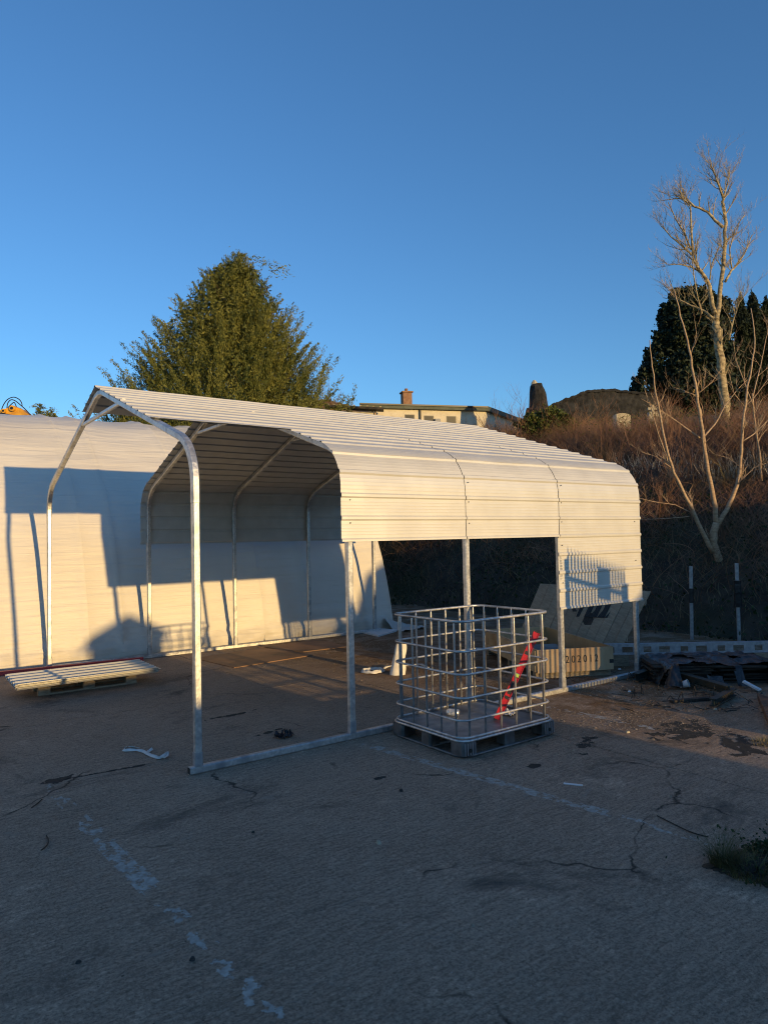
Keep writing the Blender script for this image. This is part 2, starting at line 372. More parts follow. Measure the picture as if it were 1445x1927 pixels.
for far in (0, 1):
    for ci, (xa, xb) in enumerate(cols):
        lift = .0016*ci
        dx = .022*far*-1
        ga = .030 if ci else 0                       # butt joints with a thin open gap on the walls
        make_sheet(xa+dx+ga, xb-(.004 if ci < 2 else 0), 0, 4, far, lift+.003, .6)
        make_sheet(xa+dx+ga, xb-(.004 if ci < 2 else 0), 4, 8, far, lift+.005, .3)
        xf = -.06 if ci == 0 else xa
        if far: xf = xa+dx
        make_sheet(xf, xb, 8, 13, far, lift+.007, .2)
        make_sheet(xf, xb, 13, 18, far, lift+.009, .2)
    if far: make_sheet(-.06, 1.39, 15, 18, far, .009, .2)
make_sheet(4.455, 6.11, -4, 0, 0, .001, .8)
# screws
sc = MB()
for k in range(6): sc.v.append((math.cos(k*math.pi/3)*.008, 0, math.sin(k*math.pi/3)*.008)); sc.v.append((math.cos(k*math.pi/3)*.007, -.006, math.sin(k*math.pi/3)*.007))
sc.f = [(2*k, 2*((k+1) % 6), 2*((k+1) % 6)+1, 2*k+1) for k in range(6)]+[tuple(2*k+1 for k in range(6))]; sc.m = [0]*7
sc0 = None
for x, z in [(1.50, 2.03), (3.02, 2.02), (3.02, 2.25), (3.02, 2.46), (4.52, 2.03), (4.52, 2.26), (4.53, 2.47), (4.52, 1.75), (4.52, 1.30), (5.98, 2.03), (5.98, 1.52), (1.5, 2.25)]:
    if sc0 is None: o = sc0 = sc.build('screw', M['bolt'], carport)
    else: o = sc0.copy(); COL.objects.link(o)
    o.location = (x, -.0405, z)

# ------------------------------------------------------------------ polytunnel
PROF = [(6.2, 0), (6.24, .3), (6.45, 1.1), (6.75, 1.9), (7.2, 2.65), (7.85, 3.32), (8.5, 3.86), (9.2, 4.27), (10, 4.52), (10.8, 4.63)]
def catmull(P, n):
    P = [Vector((p[0], p[1])) for p in P]; out = []
    for i in range(len(P)-1):
        p0 = P[i-1] if i else P[0]*2-P[1]; p1, p2 = P[i], P[i+1]; p3 = P[i+2] if i+2 < len(P) else Vector((p2.x*2-p1.x, p1.y))
        for k in range(n):
            t = k/n; out.append(.5*((2*p1)+(p2-p0)*t+(2*p0-5*p1+4*p2-p3)*t*t+(3*p1-p0-3*p2+p3)*t**3))
    out.append(P[-1]); return out
HOOPS = [-6.9, -5.7, -4.4, -3.2, -1.9, -.75, .62, 1.14, 2.53, 3.67, 4.65, 5.75, 6.6]
def make_tunnel():
    root = empty('polytunnel', (0, 6.2, 0), 0, 'long white plastic polytunnel behind the carport', 'polytunnel')
    half = catmull(PROF, 7); prof = half+[Vector((21.6-p.x, p.y)) for p in half[::-1][1:]]
    xs = np.unique(np.concatenate([np.arange(-9, 6.61, .09), HOOPS])); n = len(prof); vs = []
    nrm = []
    for j in range(n):
        d = prof[min(j+1, n-1)]-prof[max(j-1, 0)]; d.normalize(); nrm.append((-d.y, d.x))
    for x in xs:
        dh = min(abs(x-h) for h in HOOPS)
        for j, p in enumerate(prof):
            hgt = p.y
            sag = -.035*min(1, dh/.45)**1.2*(.45+.55*min(1, hgt/2.5))+.030*math.exp(-(dh/.03)**2)*(hgt > .25)+(.012*noise.noise(Vector((x*1.2, hgt*9, 8)))+.010*noise.noise(Vector((x*.8, hgt*21, 2))))*math.exp(-(dh/.35)**2)*(hgt > .6)-.02*math.exp(-((hgt-3.55)/.03)**2)
            w = noise.noise(Vector((x*.9, j*.22, 3.1)))*.012
            if hgt < .55:
                k = (1-hgt/.55)
                w += (noise.noise(Vector((x*4.2, hgt*6, 0)))*.055+noise.noise(Vector((x*9+hgt*14, hgt*11, 5)))*.03)*k**.7
                w += -.03*math.exp(-((hgt-.30)/.035)**2)+.015*k
            sag += w
            vs.append((x, p.x+nrm[j][0]*sag-6.2, max(p.y+nrm[j][1]*sag, 0.002)))
    F = []
    for i in range(len(xs)-1):
        for j in range(n-1): a = i*n+j; F.append((a, a+1, a+n+1, a+n))
    cov = fastmesh('cover', vs, F, M['film'], root, smooth=True)
    for xe in (6.55, -8.97):
        e = MB(); vv = [(xe, p.x-6.2+(0.03 if j < n/2 else -.03), max(.003, p.y-.05)) for j, p in enumerate(prof)]
        e.add(vv, [tuple(range(n))]); e.build('end_wall', M['film'], root)
    for x in HOOPS:
        h = MB(); h.tube([(x, p.x-6.2-.0+(-.03 if False else 0)-nrm[j][0]*.032, p.y-nrm[j][1]*.032) for j, p in enumerate(prof)][::3], .024, 6); h.build('hoop', M['galv_dull'], root, smooth=True)
    # slack flap of film lying at the end
    V = []; F = []
    for i in range(16):
        for j in range(10):
            x = 6.35+i*.05; y = -.05-j*.07+.18*(i/15)
            V.append((x, y+.02*math.sin(i*1.7), .02+.20*max(0, 1-j/4)*max(0, 1-i/14)+.05*abs(noise.noise(Vector((x*6, y*7, 1))))))
    for i in range(15):
        for j in range(9): a = i*10+j; F.append((a, a+1, a+11, a+10))
    fastmesh('loose_flap', V, F, M['film'], root, smooth=True)
make_tunnel()
#@@OBJECTS
# ------------------------------------------------------------------ more materials
M['film_white'] = mat('white_cloth', (.62, .60, .56), (.74, .72, .68), scale=12, rough=.8, bump=.3, bscale=30)
M['pallet_wood'] = mat('weathered_pallet_wood', (.20, .155, .105), (.33, .27, .19), scale=14, rough=.85, bump=.4, stretch=(1, 6, 6), rnd=.12)
M['ply'] = mat('fresh_plywood', (.46, .32, .18), (.58, .43, .26), scale=5, rough=.7, bump=.25, bscale=25, stretch=(1, 1, .35), c3=(.40, .25, .13), s3=3)
M['lid_wood'] = mat('grey_brown_boards', (.33, .235, .15), (.44, .325, .215), scale=9, rough=.8, bump=.4, bscale=20, stretch=(5, 1, 1), rnd=.15)
M['brown_ply'] = mat('brown_film_board', (.23, .125, .065), (.31, .175, .095), scale=4, rough=.75, c3=(.12, .075, .045), s3=2)
M['black_paint'] = mat('black_stencil', (.015, .015, .015), (.05, .045, .04), scale=60, rough=.8)
M['black_wrap'] = mat('black_polythene', (.010, .010, .012), (.018, .018, .022), scale=8, rough=.28, spec=.5, bump=.6, bscale=14, bdist=.03)
M['dark_board'] = mat('wet_dark_boards', (.022, .018, .014), (.06, .045, .032), scale=9, rough=.8, bump=.5, stretch=(1, 8, 1), rnd=.35)
M['green_beam'] = mat('dark_green_painted_steel', (.014, .024, .022), (.03, .042, .038), scale=9, rough=.45, c3=(.07, .045, .025), s3=4)
M['red'] = mat('red_paint', (.40, .010, .014), (.48, .018, .02), scale=9, rough=.35)
M['red_dull'] = mat('faded_red_plastic', (.42, .03, .035), (.52, .06, .06), scale=5, rough=.55)
M['vial'] = mat('green_vial', (.45, .62, .08), rough=.2)
M['label_dark'] = mat('dark_label', (.02, .02, .022), rough=.5)
M['alu'] = mat('aluminium_can', (.62, .63, .65), (.72, .72, .72), scale=6, rough=.3, metal=.85)
M['blueprint'] = mat('blue_can_print', (.10, .16, .30), (.5, .52, .55), scale=30, rough=.4)
M['dark_steel'] = mat('dark_steel', (.10, .105, .11), (.20, .20, .20), scale=12, rough=.5, metal=.5, c3=(.07, .065, .06), s3=5)
M['tray'] = mat('dusty_steel_tray', (.20, .205, .21), (.34, .335, .32), scale=7, rough=.55, metal=.45, c3=(.13, .12, .11), s3=3)
M['rust'] = mat('rusty_plate', (.09, .045, .025), (.16, .085, .045), scale=8, rough=.85)
M['litter_white'] = mat('white_plastic', (.62, .63, .64), (.72, .72, .72), scale=9, rough=.45)
M['bark'] = mat('sunlit_bark', (.26, .20, .11), (.46, .38, .23), scale=7, rough=.85, bump=.7, bscale=18, stretch=(1, 1, 2.5), c3=(.12, .095, .06), s3=5)
M['bark_s'] = mat('sapling_bark', (.30, .20, .12), (.46, .33, .21), scale=10, rough=.8, bump=.4, stretch=(1, 1, 3))
M['bough'] = mat('dark_bough_bark', (.04, .028, .018), (.07, .05, .032), scale=6, rough=.9)
M['twig'] = mat('red_brown_twigs', (.11, .048, .028), (.33, .18, .105), scale=1.8, rough=.85, c3=(.10, .075, .030), s3=.5)
M['twig_pale'] = mat('pale_dead_stems', (.40, .32, .22), (.62, .52, .38), scale=3, rough=.85)
M['dead_grass'] = mat('dead_grass', (.16, .125, .06), (.30, .24, .13), scale=3, rough=.9)
M['ivy'] = leafmat('ivy_leaves', (.012, .026, .008), (.035, .06, .018), .9)
M['conifer'] = leafmat('leylandii_sprays', (.026, .046, .010), (.190, .185, .042), 1.2, fine=5)
M['yew'] = leafmat('dark_evergreen', (.006, .013, .009), (.030, .044, .020), .8)
M['shrub'] = leafmat('shrub_leaves', (.035, .055, .012), (.12, .13, .028), .8)
M['grass'] = leafmat('grass_blades', (.05, .055, .018), (.16, .14, .06), 3)
M['stone'] = mat('dark_rubble_stone', (.004, .0045, .006), (.026, .027, .030), scale=4.5, rough=.95, bump=1, bscale=5, bdist=.08, detail=3)
M['headstone'] = mat('weathered_headstone', (.34, .30, .22), (.46, .41, .30), scale=6, rough=.9)
M['cream'] = mat('cream_harling', (.52, .47, .37), (.60, .55, .44), scale=3, rough=.95, bump=.5, bscale=30)
M['glass'] = mat('dark_window_glass', (.014, .018, .026), rough=.35, spec=.15)
M['fascia'] = mat('green_fascia', (.05, .065, .05), (.08, .095, .075), scale=4, rough=.7)
M['brick'] = mat('brown_brick', (.20, .105, .06), (.28, .16, .09), scale=6, rough=.9, bump=.4)
M['tile'] = mat('brown_roof_tile', (.13, .09, .062), (.19, .13, .09), scale=4, rough=.85)
M['yellow'] = mat('yellow_machine_paint', (.62, .30, .02), (.70, .36, .03), scale=5, rough=.45, c3=(.42, .20, .03), s3=3)
M['yellow_panel'] = mat('yellow_panel', (.70, .55, .02), rough=.6)
M['hose'] = mat('black_hose', (.018, .018, .02), rough=.45)
M['grave_soil'] = M['stain']

# ------------------------------------------------------------------ steel sheets on a pallet, red strip
def make_pallet(name, loc, rz, label, L=1.2, W=.8):
    p = empty(name, loc, rz, label, 'pallet')
    b0 = None
    for y in (-W/2+.05, 0, W/2-.05):
        MB().box((0, y, .011), (L, .10, .022)).build('bottom_board', M['pallet_wood'], p)
        for x in (-L/2+.07, 0, L/2-.07): MB().box((x, y, .061), (.14, .099, .078)).build('block', M['pallet_wood'], p)
    for x in (-L/2+.05, 0, L/2-.05): MB().box((x, 0, .1115), (.10, W, .022)).build('stringer', M['pallet_wood'], p)
    for k in range(5): MB().box((0, -W/2+.05+k*(W-.1)/4, .1335), (L, .10, .021)).build('top_board', M['pallet_wood'], p)
    return p
pal = make_pallet('pallet', (.12, 4.47, .001), R(-.5), 'weathered wooden pallet under the stack of steel sheets')
def stack_sheet(k):
    n = 0; vs = []; fs = []; prof = []
    P = .205
    for i in range(5):
        y = -.42+i*P
        if i: prof += [(y-.045, 0)]
        prof += [(y-.016, .032), (y+.016, .032)]
        if i < 4: prof += [(y+.045, 0), (y+P*.5, .002)]
    n = len(prof)
    L = 1.68
    for x in np.linspace(-L/2, L/2, 9):
        for y, z in prof: vs.append((x, y, z+.006*math.sin(x*1.3+k)-.004*(x/1.0)**2))
    o2 = len(vs); vs += [(a, b, c-.0025) for a, b, c in vs]
    for i in range(8):
        for j in range(n-1): a = i*n+j; fs += [(a, a+1, a+n+1, a+n), (a+o2, a+1+o2, a+n+1+o2, a+n+o2)]
    for i in range(8):
        for j in (0, n-1): a = i*n+j; fs.append((a, a+n, a+n+o2, a+o2))
    for j in range(n-1):
        for i in (0, 8): a = i*n+j; fs.append((a, a+1, a+1+o2, a+o2))
    b = MB(); b.add(vs, fs)
    names = ['bottom', 'second lowest', 'middle', 'second highest', 'top']
    o = b.build('steel_sheet', M['sheet'], label=names[k]+' cream ribbed steel sheet of the stack on the pallet', cat='steel sheet', group='spare steel sheets on the pallet')
    o.location = (.09+[.0, -.02, .015, -.03, -.01][k], 4.20+[0, .008, -.01, .006, 0][k], .158+.0115*k); o.rotation_euler = (0, 0, R(-1.2+.35*k)); return o
for k in range(5): stack_sheet(k)
a, b = onz(-40, 1273), onz(265, 1243)
MB().beam((a.x, a.y-.12, .030), (b.x+.02, b.y-.07, .030), .075, .058).build('red_strip', M['red_dull'], label='long faded red plastic strip lying along the foot of the polytunnel', cat='strip')
# plywood sheets on the ground
def flat_board(name, pts, th, m, label, cat, z=.002):
    b = MB(); n = len(pts); b.add([(p.x, p.y, z) for p in pts]+[(p.x, p.y, z+th) for p in pts], [tuple(range(n))[::-1], tuple(range(n, 2*n))]+[(i, (i+1) % n, (i+1) % n+n, i+n) for i in range(n)])
    return b.build(name, m, label=label, cat=cat)
flat_board('plywood_board', [Vector((2.03, 5.42)), Vector((2.17, 4.18)), Vector((3.62, 4.36)), Vector((3.42, 5.62))], .012, M['brown_ply'], 'brown plywood sheet lying flat on the ground inside the carport', 'board')
flat_board('plywood_board', [Vector((3.30, 5.72)), Vector((3.66, 4.75)), Vector((4.5, 4.72)), Vector((4.6, 5.80))], .012, M['brown_ply'], 'brown board on the ground farther along beside the larger plywood sheet', 'board')
a = onz(683, 1193); 
flat_board('white_board', [onz(683, 1192), onz(712, 1199), onz(748, 1188), onz(708, 1184)], .03, M['litter_white'], 'dirty white board lying on the ground by the end of the polytunnel', 'board')

# ------------------------------------------------------------------ IBC cage
def make_ibc():
    x0, x1, y0, y1 = 1.865, 3.055, -1.125, -.125
    c = empty('tank_cage', ((x0+x1)/2, (y0+y1)/2, 0), R(.6), 'empty galvanised wire cage of a liquid tank on its steel pallet', 'cage')
    hx, hy = (x1-x0)/2, (y1-y0)/2
    def ring(z, r, inset=0, rc=.105):
        ax, ay = hx-inset, hy-inset; pts = []
        for cx, cy, a0 in ((ax-rc, ay-rc, 0), (-ax+rc, ay-rc, 90), (-ax+rc, -ay+rc, 180), (ax-rc, -ay+rc, 270)):
            for k in range(6): a_ = R(a0+k*18); pts.append((cx+rc*math.cos(a_), cy+rc*math.sin(a_), z))
        pts.append(pts[0]); return pts
    for z in (.165, .31, .50, .70, .895, 1.15):
        b = MB(); b.tube(ring(z, .011, .012+.004), .0105 if z < 1.1 else .0125, 8, cap=False); b.build('ring_tube', M['galv'], c, smooth=True)
    v0 = None
    spots = []
    for k in range(6): spots += [(-hx+.115+k*(2*hx-.23)/5, -hy+.034), (-hx+.115+k*(2*hx-.23)/5, hy-.034)]
    for k in range(5): spots += [(-hx+.034, -hy+.115+k*(2*hy-.23)/4), (hx-.034, -hy+.115+k*(2*hy-.23)/4)]
    for sx, sy in spots:
        if v0 is None:
            b = MB(); b.tube([(0, 0, .155), (0, 0, 1.09), (0, 0, 1.125), (0, 0, 1.15)], [.0095, .0095, .0075, .006], 8); v0 = o = b.build('upright_tube', M['galv'], c, smooth=True)
        else: o = v0.copy(); COL.objects.link(o)
        o.location = (sx, sy, 0)
    # tray
    b = MB(); n = len(ring(0, 0))-1
    lo = ring(.132, 0, .004)[:-1]; hi = ring(.150, 0, .004)[:-1]; b.add(lo+hi, [tuple(range(n))[::-1], tuple(range(n, 2*n))]+[(i, (i+1) % n, (i+1) % n+n, i+n) for i in range(n)]); tr = b.build('tray', M['tray'], c)
    b = MB(); b.tube(ring(.142, 0, .003), .012, 6, cap=False); b.build('tray_rim', M['galv'], tr, smooth=True)
    # feet
    for fx in (-1, 0, 1):
        for fy in (-1, 0, 1):
            if fx == 0 and fy == 0: continue
            w, d = (.17, .17) if fx and fy else (.13, .15)
            cx, cy = fx*(hx-w/2-.004), fy*(hy-d/2-.004)
            b = MB(); b.sq([(cx, cy, .020), (cx, cy, .131)], w, b=.12, up=Vector((1, 0, 0))); f = b.build('foot', M['dark_steel'], c)
            for k in range(5):
                if fx and fy: MB().box((cx-w*.34+k*w*.17, cy+fy*(w/2+.001), .075), (.007, .006, .10)).build('corrugation', M['galv_dull'], f)
            if fx and fy:
                b = MB(); b.tube([(cx, cy+fy*(w/2-.004), .062), (cx, cy+fy*(w/2+.006), .062)], .017, 10); b.build('hole', M['joint'], f)  # dark disc painted as the shade inside the foot's hole
    b = MB(); b.tube(ring(.013, 0, .012), .0125, 8, cap=False); b.build('base_runner', M['dark_steel'], c, smooth=True)
    for y in (0,): MB().box((0, y, .012), (2*hx-.06, .09, .020)).build('base_bar', M['galv_dull'], c)
make_ibc()
def make_level():
    a = Vector((2.60, -.80, .150)); b = Vector((2.985, -.985, .955)); d = (b-a); L = d.length
    o = empty('spirit_level', a, 0, 'red spirit level leaning inside the wire cage', 'spirit level')
    dz = d.normalized(); dx = (CAM-a)+Vector((.8, 0, 0)); dx = (dx-dz*dx.dot(dz)).normalized(); dy = dz.cross(dx)
    o.rotation_euler = Matrix((dx, dy, dz)).transposed().to_euler()
    MB().box((0, -.027, L/2), (.022, .007, L)).build('flange', M['red'], o); MB().box((0, .027, L/2), (.022, .007, L)).build('flange', M['red'], o)
    MB().box((0, 0, L*.12), (.010, .048, L*.24)).build('web', M['red'], o)
    MB().box((0, 0, L*.37), (.010, .048, L*.21)).build('web', M['red'], o)
    MB().box((0, 0, L*.63), (.010, .048, L*.21)).build('web', M['red'], o)
    MB().box((0, 0, L*.885), (.010, .048, L*.23)).build('web', M['red'], o)
    for z, m in ((.25, 'label_dark'), (.50, 'vial'), (.755, 'label_dark')):
        MB().box((0, 0, L*z), (.014, .036, .030)).build('vial', M[m], o)
    MB().box((.0056, 0, L*.36), (.001, .034, L*.14)).build('print', M['label_dark'], o); MB().box((-.0056, 0, L*.14), (.001, .034, L*.10)).build('print', M['label_dark'], o)
    for z in (-.0, L): MB().box((0, 0, z), (.026, .062, .012)).build('end_cap', M['label_dark'], o)
make_level()
def make_can():
    p = onz(852, 1340, .185); o = empty('drink_can', (p.x, p.y, .1505), R(-55), 'small silver drink can lying on the tray of the cage', 'can')
    r = .033; b = MB(); b.tube([(-.062, 0, r), (-.058, 0, r), (-.05, 0, r), (.05, 0, r), (.06, 0, r), (.062, 0, r)], [.024, .026, r, r, .027, .025], 16); b.build('body', M['alu'], o, smooth=False)
    b = MB(); b.tube([(-.035, 0, r), (.038, 0, r)], r+.0008, 16, cap=False); b.build('print_band', M['blueprint'], o, smooth=True)
make_can()
def cloth(name, c, size, rz, seed, label, cat, h=.05, m='film_white', nx=26, ny=14, ring=False):
    V = []; F = []
    cr, sr = math.cos(rz), math.sin(rz)
    for i in range(nx):
        for j in range(ny):
            u, v = i/(nx-1), j/(ny-1)
            if ring:
                a_ = u*math.pi*2; rr = size[0]*.5*(.62+.38*v)*(1+.25*noise.noise(Vector((math.cos(a_)*1.3, math.sin(a_)*1.3, seed)))); x, y = rr*math.cos(a_), rr*math.sin(a_)*size[1]/size[0]
                z = .008+h*math.sin(v*math.pi)*(.5+.5*abs(noise.noise(Vector((a_*1.5, v*3, seed+3)))))+.015*abs(noise.noise(Vector((x*20, y*20, seed))))
            else:
                x = (u-.5)*size[0]+.10*size[0]*noise.noise(Vector((u*2, v*2, seed))); y = (v-.5)*size[1]+.25*size[1]*noise.noise(Vector((u*2.5, v*2.5, seed+9)))
                z = .006+h*abs(noise.noise(Vector((u*4, v*5, seed+4))))*1.6+.4*h*abs(noise.noise(Vector((u*11, v*9, seed+2))))
            V.append((c[0]+x*cr-y*sr, c[1]+x*sr+y*cr, c[2]+z))
    for i in range(nx-1):
        for j in range(ny-1): a = i*ny+j; F.append((a, a+ny, a+ny+1, a+1))
    o = fastmesh(name, V, F, M[m], smooth=True); o.modifiers.new('s', 'SOLIDIFY').thickness = .003; return tag(o, label, cat)
p = onz(958, 1345, .15); cloth('rag', (p.x, p.y, .151), (.13, .10), .3, 3, 'crumpled white rag at the foot of the red spirit level', 'rag', .03)
p = onz(702, 1265); cloth('coiled_strap', (p.x, p.y, .0), (.38, .30), R(30), 5, 'white coiled strap lying on the lit ground behind the cage', 'strap', .05, nx=40, ring=True)
p = onz(535, 1387); cloth('black_rag', (p.x, p.y, 0), (.17, .13), .5, 8, 'crumpled black rag on the concrete by the front base rail', 'rag', .06, 'black_wrap')
# bag standing behind the cage
def make_bag():
    p = onz(748, 1270); rt = Vector((_r.x, _r.y, 0)).normalized(); bk = Vector((-rt.y, rt.x, 0))
    V = []; F = []; nu, nv = 20, 16
    for j in range(nv):
        t = j/(nv-1); z = t*.42; w = .105*(1-.35*t); dd = .06*(1-.75*t); sh = .06*t
        for i in range(nu):
            a_ = 2*math.pi*i/nu; k = 1+.22*noise.noise(Vector((math.cos(a_)*2, math.sin(a_)*2, z*7)))
            q = p+rt*(math.cos(a_)*w*k+sh)+bk*(math.sin(a_)*dd*k); V.append((q.x, q.y, z+.003+.02*noise.noise(Vector((a_, t, 3)))*t))
    for j in range(nv-1):
        for i in range(nu): F.append((j*nu+i, j*nu+(i+1) % nu, (j+1)*nu+(i+1) % nu, (j+1)*nu+i))
    o = fastmesh('white_sack', V, F, M['film_white'], smooth=True); tag(o, 'white cloth sack standing upright on the ground behind the cage', 'sack')
make_bag()
def ribbon(name, pts, w, m, label, cat):
    V = []; F = []
    for i, q in enumerate(pts):
        d = pts[min(i+1, len(pts)-1)]-pts[max(i-1, 0)]; d.z = 0; d.normalize(); s = Vector((-d.y, d.x, 0))
        tw = math.sin(i*.55)*.8; s = s*math.cos(tw)+Vector((0, 0, abs(math.sin(tw))))
        V += [tuple(q-s*w*.5*math.cos(tw)), tuple(q+s*w*.5+Vector((0, 0, .004)))]
    for i in range(len(pts)-1): F.append((2*i, 2*i+2, 2*i+3, 2*i+1))
    o = fastmesh(name, V, F, M[m], smooth=True); o.modifiers.new('s', 'SOLIDIFY').thickness = .002; return tag(o, label, cat)
def pxpath(L, z=.012, n=6):
    P = [onz(x, y, z) for x, y in L]; out = []
    for i in range(len(P)-1):
        p0 = P[max(i-1, 0)]; p1, p2 = P[i], P[i+1]; p3 = P[min(i+2, len(P)-1)]
        for k in range(n):
            t = k/n; out.append(.5*((2*p1)+(p2-p0)*t+(2*p0-5*p1+4*p2-p3)*t*t+(3*p1-p0-3*p2+p3)*t**3))
    out.append(P[-1]); return out
ribbon('lifting_strap', pxpath([(262, 1408), (240, 1406), (234, 1412), (262, 1412), (285, 1422), (302, 1426), (315, 1417), (312, 1426), (298, 1424), (280, 1416), (288, 1409)]), .028, 'film_white', 'twisted white webbing strap lying on the concrete left of the front leg', 'strap')
ribbon('tape_scrap', pxpath([(722, 1258), (735, 1253), (752, 1256)], .02), .03, 'film_white', 'scrap of white tape on the ground beside the standing sack', 'scrap')
ribbon('tape_scrap', pxpath([(762, 1252), (778, 1252), (790, 1250), (806, 1257)], .02), .03, 'film_white', 'scrap of white tape on the ground behind the cage uprights', 'scrap')

# ------------------------------------------------------------------ crate and its lid
def text_mesh(s, size):
    cu = bpy.data.curves.new('t', 'FONT'); cu.body = s; cu.size = size; cu.space_character = 1.15; cu.extrude = .0015
    ob = bpy.data.objects.new('t', cu); COL.objects.link(ob); dg = bpy.context.evaluated_depsgraph_get()
    me = bpy.data.meshes.new_from_object(ob.evaluated_get(dg)); bpy.data.objects.remove(ob); return me
def make_crate():
    FL = Vector((4.80, .66, 0)); U = Vector((.90, -.436, 0)).normalized(); Vv = Vector((.436, .90, 0)).normalized(); W, L, zb, zt = 1.06, 2.15, .09, .39
    rz = math.atan2(U.y, U.x); c = empty('crate', FL, rz, 'long open plywood packing crate with black stencilled number on its end', 'crate')
    t = .022
    MB().box((W/2, -0, (zb+zt)/2), (W, t, zt-zb)).build('end_panel', M['ply'], c)
    MB().box((W/2, L, (zb+zt)/2), (W, t, zt-zb)).build('end_panel', M['ply'], c)
    MB().box((t/2, L/2, (zb+zt)/2), (t, L-t-.002, zt-zb-.003)).build('side_panel', M['ply'], c)
    MB().box((W-t/2, L/2, (zb+zt)/2), (t, L-t-.002, zt-zb-.003)).build('side_panel', M['ply'], c)
    MB().box((W/2, L/2, zb+.012), (W-2*t-.002, L-t-.004, .020)).build('floor_panel', M['ply'], c)
    for z in (zb+.055, zt-.055): MB().box((-.0115, L/2, z), (.021, L-.03, .085)).build('batten', M['ply'], c)
    for y in (.12, L/2, L-.12): MB().box((W/2, y, .045), (W-.01, .10, .086)).build('skid', M['pallet_wood'], c)
    MB().box((W-.03, -.0125, .20), (.055, .006, .05)).build('corner_clip', M['black_paint'], c)
    # stencilled number, one part per character
    s = 'M202012'; xs = [.30, .385, .468, .548, .632, .712, .790]
    for ch, x in zip(s, xs):
        me = text_mesh(ch, .135); me.materials.append(M['black_paint']); o = bpy.data.objects.new('stencil_character', me); link(o, c)
        o.location = (x, -.0135, .205); o.rotation_euler = (R(90), 0, 0); o.scale = (.82, 1, 1)
    for i in range(7):
        MB().box((.15+i*.13, -.0118, zt-.02-.01*(i % 2)), (.006, .002, .006)).build('nail', M['bolt'], c)
    # packing sheet inside
    MB().box((W*.55, L*.42, zb+.09), (.5, .9, .12)).build('packing_block', M['tray'], c)
make_crate()
def make_lid():
    c = [Vector(v) for v in [at(968, 1212, 11.7), at(1172, 1214, 10.8), at(1224, 1113, 11.5), at(1016, 1098, 12.5)]]
    o = empty('leaning_board', c[0], 0, 'large weathered board lid leaning tilted against the dark bank behind the crate', 'board')
    n = 11; nrm = (c[1]-c[0]).cross(c[3]-c[0]).normalized()
    for k in range(n):
        a0, a1 = k/n+.0018, (k+1)/n-.0018
        bl = c[0].lerp(c[1], a0); br = c[0].lerp(c[1], a1); tl = c[3].lerp(c[2], a0); tr = c[3].lerp(c[2], a1)
        off = nrm*(.004*(k % 3)); b = MB(); P = [q-c[0]+off for q in (bl, br, tr, tl)]; b.add([*P]+[q-nrm*.02 for q in P], [(0, 1, 2, 3), (7, 6, 5, 4), (0, 1, 5, 4), (1, 2, 6, 5), (2, 3, 7, 6), (3, 0, 4, 7)]); b.build('plank', M['lid_wood'], o)
    for t in (.12, .80):
        a_, b_ = c[0].lerp(c[3], t), c[1].lerp(c[2], t); b = MB(); b.beam(a_-c[0]-nrm*.042, b_-c[0]-nrm*.042, .09, .035, up=nrm); b.build('cross_batten', M['lid_wood'], o)
    b = MB(); P = [c[0].lerp(c[1], .01)-c[0]-nrm*.022, c[0].lerp(c[1], .99)-c[0]-nrm*.022, c[3].lerp(c[2], .99)-c[0]-nrm*.022, c[3].lerp(c[2], .01)-c[0]-nrm*.022]; b.add(P+[q-nrm*.002 for q in P], [(0, 1, 2, 3), (7, 6, 5, 4), (0, 1, 5, 4), (1, 2, 6, 5), (2, 3, 7, 6), (3, 0, 4, 7)]); b.build('gap_shade_backing', M['dark_board'], o)  # dark sheet added behind the planks so the gaps read as shade
    # black stencilled strokes
    def P2(u, v): return c[0].lerp(c[1], u).lerp(c[3].lerp(c[2], u), v)-c[0]+nrm*.0125
    strokes = [(.485, .048, 0), (.565, .045, 1), (.635, .045, 1), (.705, .045, 1)]
    for u, w, foot in strokes:
        v0, v1 = .46, .86
        b = MB(); poly = [(u-w/2+(0 if foot else .01), v0), (u+w/2-(0 if foot else .01), v0), (u+w/2, v1), (u-w/2, v1)]
        b.add([P2(*q) for q in poly], [(0, 1, 2, 3)])
        b.build('stencil_stroke', M['black_paint'], o)
        if foot:
            b = MB(); b.add([P2(u+w*.55, v0), P2(u+w*1.05, v0), P2(u+w*1.05, v0+.13)], [(0, 1, 2)]); b.build('stencil_serif', M['black_paint'], o)
make_lid()

# ------------------------------------------------------------------ channel rail, posts and debris pile
def make_channel():
    A = at(1120, 1215, 9.95); B = at(1475, 1217, 9.9); zt = .31; A.z = B.z = 0; d = B-A; L = d.length
    o = empty('channel_rail', A, math.atan2(d.y, d.x), 'long galvanised slotted channel resting level behind the dark debris', 'rail')
    MB().box((L/2, .03, .135+.17), (L, .09, .006)).build('top_flange', M['galv_dull'], o)
    MB().box((L/2, -.012, .285), (L, .006, .034)).build('web_strip', M['galv_dull'], o); MB().box((L/2, -.012, .178), (L, .006, .020)).build('web_strip', M['galv_dull'], o)
    MB().box((L/2, .0, .165), (L, .10, .006)).build('bottom_flange', M['galv_dull'], o)
    k = 0; x = 0
    for k in range(int(L/.26)+1):
        w = .11 if k % 2 else .15; q = min(L-.002, x+w)
        if q-x > .02: MB().box(((x+q)/2, -.012, .2285), (q-x, .0055, .0775)).build('web_plate', M['galv_dull'], o)
        x += .26
    for x in (.3, L/2, L-.3): MB().box((x, .02, .080), (.30, .14, .156)).build('support_block', M['pallet_wood'], o)
make_channel()
